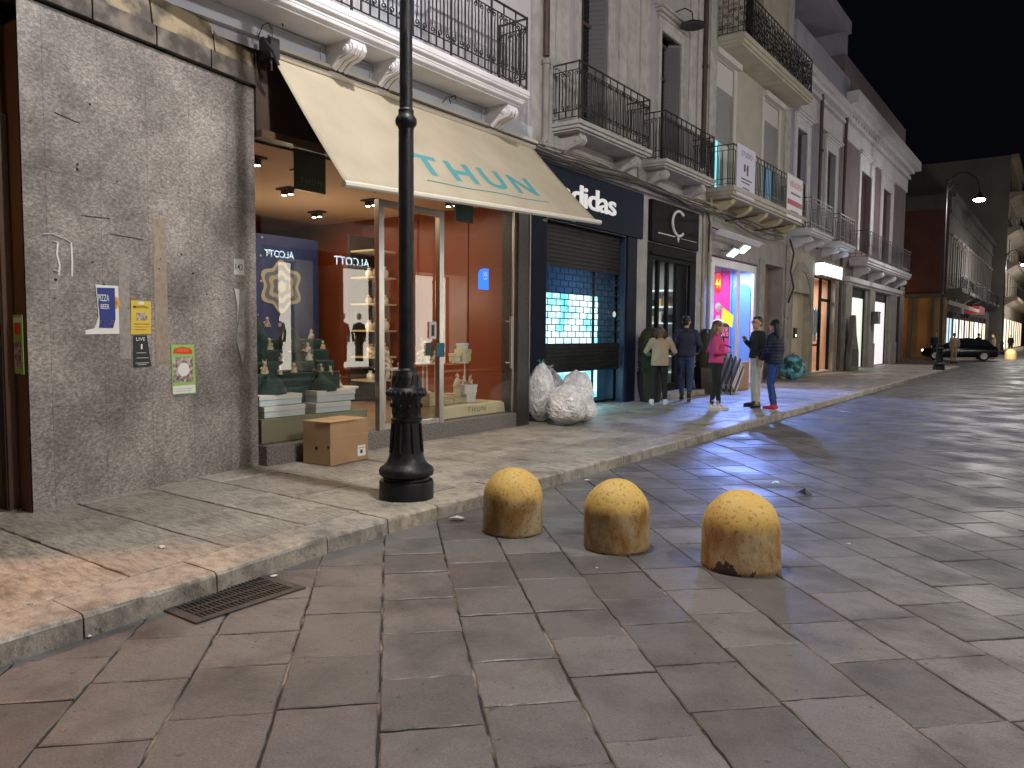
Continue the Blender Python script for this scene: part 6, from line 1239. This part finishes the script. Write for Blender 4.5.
    if hairkind == 'short': m_.ell((-.022*k, 0, .050*k), (.092*k, .081*k, .086*k), 18, rows=12); m_.ell((.040*k, 0, .100*k), (.045*k, .055*k, .030*k), 12, rows=8); m_.ell((-.06*k, 0, -.01*k), (.048*k, .066*k, .06*k), 12, rows=8)
    elif hairkind == 'long':
        m_.ell((-.018*k, 0, .045*k), (.105*k, .092*k, .098*k), 18, rows=12)
        for s in (-1, 0, 1): m_.tube([(-.05, s*.06, .05), (-.075, s*.085, -.05), (-.085, s*.09, -.18), (-.09, s*.075, -.30), (-.085, s*.06, -.40)], [.06, .06, .055, .045, .015], 10)
    elif hairkind == 'bob':
        m_.ell((-.018*k, 0, .04*k), (.108*k, .096*k, .10*k), 18, rows=12)
        for s in (-1, 1): m_.tube([(-.02, s*.07, .05), (-.01, s*.09, -.04), (.0, s*.088, -.13)], [.05, .045, .02], 10)
        m_.tube([(-.06, 0, 0), (-.075, 0, -.08), (-.07, 0, -.15)], [.07, .07, .03], 10)
    m_.M = None; remesh(m_, 'hair', hair, t, .009, 1, lambda c: .007*nz((c[0], c[1], c[2]*.35), 45, 2))
    fc = Matrix.Translation(hd) @ Matrix((f, -rgt, Vector((0, 0, 1)))).transposed().to_4x4()
    for s in (-1, 1):
        m_ = MB(); m_.M = fc; m_.ell((.084*k, s*.031*k, .022*k), (.011, .013, .009), 10, rows=6); m_.build('eye', eye_m, t, local=True, smooth=True)
    m_ = MB(); m_.M = fc; m_.tube([(.094*k, s*.03, .045*k) for s in (-1.6, -1, -.4)], .005, 5); m_.tube([(.094*k, s*.03, .045*k) for s in (.4, 1, 1.6)], .005, 5); m_.build('eyebrows', hair, t, local=True)
    if extras: extras(t, J, k, fc)
    return t
eye_m = pm('eye', (.05, .03, .02), rough=.2)
beige = pm('beige_knit', (.46, .36, .25), (.38, .30, .21), 8, .9, .3, 90); blk = pm('black_cloth', (.010, .010, .012), rough=.75); navyc = pm('navy_cloth', (.010, .014, .038), (.016, .02, .05), 6, .7, .15, 60); denim = pm('dark_denim', (.035, .055, .12), (.055, .08, .16), 9, .85, .2, 90)
pink = pm('pink_jacket', (.62, .045, .20), (.52, .035, .17), 6, .55, .1, 40); whited = pm('white_jeans', (.66, .61, .52), (.58, .54, .46), 8, .85, .15, 60); blued = pm('blue_jeans', (.02, .05, .22), (.035, .075, .28), 9, .8, .2, 90); puffn = pm('navy_puffer', (.010, .016, .045), rough=.55, spec=.3)
wshoe = pm('white_shoe', (.72, .70, .68), rough=.5); bshoe = pm('black_shoe', (.012, .012, .012), rough=.35); rshoe = pm('red_shoe', (.50, .02, .08), rough=.5); wsole = pm('white_sole', (.75, .74, .72), rough=.6); brsole = pm('tan_sole', (.40, .30, .20), rough=.7)
lean = dict(wai=(.02, 0, 1.06), che=(.09, 0, 1.24), nb=(.14, 0, 1.38), hd=(.24, .02, 1.49), sL=(.12, .17, 1.33), sR=(.12, -.17, 1.33), eL=(.06, .30, 1.10), eR=(.10, -.30, 1.10), wL=(.26, .22, 1.02), wR=(.30, -.22, 1.04), hdirL=(1, -.4, .2), hdirR=(1, .4, .2), face=(.9, 0, -.0),
            aL=(-.04, .15, .09), tL=(.13, .19, .03), aR=(.04, -.12, .09), tR=(.21, -.15, .03), kL=(.01, .12, .50), kR=(.05, -.10, .50))
person('woman in a beige jumper and black trousers seen from behind with her head bowed', (-6.70, 14.35, .125), R(112), lean, dict(m=beige, bulk=1.12, low=-.12, name='jumper'), dict(m=blk, w=1.05), (wshoe, wsole), hair_br, 'bob', 1.66, True)
walkp = dict(kL=(.12, .08, .50), aL=(.16, .05, .10), tL=(.33, .06, .04), kR=(.04, -.09, .50), aR=(-.22, -.06, .17), tR=(-.10, -.07, .04), wL=(.20, .20, 1.02), wR=(.16, -.24, 1.0), eL=(-.05, .26, 1.14), eR=(-.05, -.27, 1.14), hdirL=(1, 0, -.1), hdirR=(1, 0, -.2), face=(1, -.3, 0))
person('man in a navy jacket and dark jeans walking away beside the beige jumper', (-6.55, 15.30, .125), R(118), walkp, dict(m=navyc, bulk=1.18, low=-.02, collar=.05), dict(m=denim, w=1.12), (bshoe, brsole), hair_dk, 'short', 1.80)
def bagx(t, J, k, fc):
    w = MB(); w.tube([J['nb']+Vector((.0, .1, 0)), J['che']+Vector((.12, 0, 0)), J['wR']+Vector((.08, -.02, .1))], .012, 6); w.build('bag_strap', blk, t, local=True)
    w = MB(); w.prism([(J['che'].x+.115, 1.40), (J['che'].x+.135, 1.38), (J['pel'].x+.14, .98), (J['pel'].x+.11, .98)], -.035, .035); w.build('shirt', blk, t, local=True)
person('woman with long brown hair in a bright pink jacket and black leggings', (-5.36, 13.95, .125), R(22), dict(wL=(.10, .18, 1.02), eL=(-.14, .22, 1.15), hdirL=(1, 0, 0), wR=(.18, -.14, 1.12), eR=(-.02, -.24, 1.12), hdirR=(1, .3, .4), kL=(.05, .06, .50), aL=(.06, .03, .09), tL=(.22, .05, .03), kR=(-.02, -.07, .5), aR=(-.08, -.06, .09), tR=(.08, -.10, .03), face=(1, .0, -.0)),
       dict(m=pink, bulk=1.12, low=-.02, collar=.03), dict(m=blk, w=.86, cuff=.85), (wshoe, wsole), hair_br, 'long', 1.67, True, extras=bagx)
def glasses(t, J, k, fc):
    w = MB(); w.M = fc
    for s in (-1, 1): w.tube([(.102*k, s*.034+.024*math.cos(a*.7854), .02+.019*math.sin(a*.7854)) for a in range(9)], .003, 4); w.tube([(.10, s*.058, .022), (-.01, s*.086, .02)], .003, 4)
    w.tube([(.103*k, -.01, .022), (.103*k, .01, .022)], .003, 4); w.build('glasses', blk, t, local=True)
    w = MB(); a = J['wai']; w.tube([a+Vector((.115*math.cos(q), .15*math.sin(q), -.045)) for q in [i*math.pi/8 for i in range(17)]], .012, 5); w.build('belt', bshoe, t, local=True)
person('man in glasses, black jumper and white jeans holding one hand to his chest', (-4.95, 15.05, .125), R(222), dict(eR=(.02, -.30, 1.16), wR=(.20, -.16, 1.30), hdirR=(.4, .7, .5), eL=(-.02, .26, 1.13), wL=(.10, .22, .95), kL=(.03, .11, .5), aL=(.02, .14, .09), tL=(.17, .22, .03), aR=(-.0, -.11, .09), tR=(.16, -.12, .03), face=(1, .25, 0)),
       dict(m=blk, bulk=1.05, low=.0, name='jumper', collar=.02), dict(m=whited, w=1.0), (bshoe, bshoe), hair_dk, 'short', 1.77, extras=glasses)
person('woman with long black hair in a navy puffer jacket, blue jeans and red trainers', (-4.50, 14.68, .125), R(172), dict(eR=(-.02, -.24, 1.13), wR=(.08, -.22, .89), hdirR=(.3, 0, -1), eL=(.06, .22, 1.13), wL=(.18, .16, .95), kL=(.05, .07, .50), aL=(-.02, .05, .09), tL=(.15, .06, .03), kR=(.08, -.07, .50), aR=(.0, -.08, .09), tR=(.17, -.10, .03), face=(1, .2, 0)),
       dict(m=puffn, bulk=1.16, low=-.04, puffer=True, collar=.05), dict(m=blued, w=.92), (rshoe, wsole), hair_dk, 'long', 1.70, True)
khaki = pm('khaki_cloth', (.42, .33, .22), rough=.85)
far = dict(vox=.02)
person('distant person in khaki clothes standing in front of the black car', (-5.35, 51.0, .0), R(-60), dict(eL=(.0, .28, 1.15), wL=(.15, .2, 1.05)), dict(m=khaki, bulk=1.1), dict(m=khaki, w=1.1), (blk, blk), hair_dk, 'short', 1.74, **far)
person('distant person in dark clothes behind the rear of the black car, left one', (-5.0, 61.5, 0), R(40), {}, dict(m=blk, bulk=1.2), dict(m=blk, w=1.1), (blk, blk), hair_dk, 'short', 1.76, **far)
person('distant person in dark clothes behind the rear of the black car, right one', (-4.2, 62.5, 0), R(200), {}, dict(m=pm('taupe_coat', (.12, .10, .08), rough=.8), bulk=1.2), dict(m=blk, w=1.1), (blk, blk), hair_dk, 'short', 1.74, **far)
person('distant person with a dark coat standing beyond the far lamp base', (-7.0, 56.5, 0), R(-70), {}, dict(m=navyc, bulk=1.2), dict(m=blk, w=1.1), (blk, blk), pm('grey_hair', (.3, .28, .26), rough=.6), 'short', 1.76, **far)
person('tiny distant person in dark clothes at the right edge of the street', (-4.6, 90, 0), R(-80), {}, dict(m=blk, bulk=1.2), dict(m=blk, w=1.1), (blk, blk), hair_dk, 'short', 1.74, **far)

# ================================================================ black car at the crossing
car = thing('parked_car', 'black car with lit headlights standing across the crossing', 'car', (-5.75, 57.5, 0), R(188))
cpaint = pm('car_black', (.008, .008, .010), rough=.15, spec=.7); cglass = pm('car_glass', (.02, .025, .03), rough=.05, spec=.7); tyre = pm('tyre', (.02, .02, .02), rough=.8); rim = pm('rim', (.4, .4, .42), rough=.3, metal=.9)
def ring_loft(mb, secs, m=0):
    n = len(secs[0]); vs = [p for s in secs for p in s]; fs = []
    for j in range(len(secs)-1):
        for i in range(n): q = (i+1) % n; fs.append((j*n+i, j*n+q, (j+1)*n+q, (j+1)*n+i))
    fs.append(tuple(range(n))); fs.append(tuple(range((len(secs)-1)*n, len(secs)*n))[::-1]); mb.add(vs, fs, m)
def carsec(x, w, z0, z1, z2): return [(x, -w*.9, z0), (x, -w, z0+.15), (x, -w, z1), (x, -w*.9, z2), (x, 0, z2+.03), (x, w*.9, z2), (x, w, z1), (x, w, z0+.15), (x, w*.9, z0), (x, 0, z0)]
w = MB(); ring_loft(w, [carsec(-2.15, .70, .35, .60, .78), carsec(-2.05, .80, .24, .68, .92), carsec(-1.2, .86, .22, .74, .98), carsec(0, .87, .22, .74, .95), carsec(.9, .86, .22, .72, .93), carsec(1.6, .82, .22, .66, .84), carsec(2.05, .74, .26, .58, .70), carsec(2.15, .62, .34, .52, .60)]); w.build('body', cpaint, car, local=True, smooth=True)
w = MB(); ring_loft(w, [[(x, -a, z0), (x, -b2_, z1), (x, b2_, z1), (x, a, z0)] for x, a, b2_, z0, z1 in ((-1.9, .74, .66, .93, .97), (-1.45, .78, .60, .93, 1.36), (-.4, .80, .62, .93, 1.45), (.3, .79, .60, .93, 1.38), (1.0, .74, .66, .91, .95))]); w.build('cabin', cglass, car, local=True, smooth=True)
w = MB(); ring_loft(w, [[(x, -b2_, z1), (x, -b2_*.9, z1+.03), (x, b2_*.9, z1+.03), (x, b2_, z1)] for x, b2_, z1 in ((-1.5, .58, 1.33), (-.4, .62, 1.44), (.35, .59, 1.36))]); w.build('roof', cpaint, car, local=True, smooth=True)
for x in (-1.35, 1.35):
    for s in (-1, 1):
        w = MB(); w.M = Matrix.Translation((x, s*.80, .31)) @ Matrix.Rotation(R(90), 4, 'X'); w.lathe([(.20, -.10), (.30, -.11), (.315, -.08), (.315, .08), (.30, .11), (.20, .10)], n=24); wh_ = w.build('wheel', tyre, car, local=True, smooth=True)
        w = MB(); w.M = Matrix.Translation((x, s*.80, .31)) @ Matrix.Rotation(R(90), 4, 'X'); w.lathe([(.205, -.105), (.19, -.115), (.05, -.112), (.03, -.12), (.01, -.12)], n=20); w.lathe([(.205, .105), (.19, .115), (.05, .112), (.03, .12), (.01, .12)], n=20); w.build('rim', rim, wh_, local=True)
for s in (-1, 1):
    w = MB(); w.ell((2.03, s*.56, .62), (.12, .13, .075), 14); w.build('headlight', emit('headlight%d' % (s+1), (.95, .97, 1), 14), car, local=True, smooth=True)
    w = MB(); w.box(-2.17, -2.08, s*.6-.12, s*.6+.12, .68, .82); w.build('tail_light', pm('tail%d' % (s+1), (.3, .02, .02), rough=.2), car, local=True, bevel=.01)
w = MB(); w.box(2.14, 2.17, -.35, .35, .38, .46); w.build('grille', dark_metal, car, local=True)
w = MB(); w.box(2.172, 2.18, -.26, .26, .30, .38); w.build('number_plate', paper_w, car, local=True)
spot('headlight_beam', Matrix.Rotation(R(188), 3, 'Z') @ Vector((2.3, 0, .6))+Vector((-5.75, 57.5, 0)), (-12, 56, 0), 60, (1, .97, .9), 60, .5, .05)
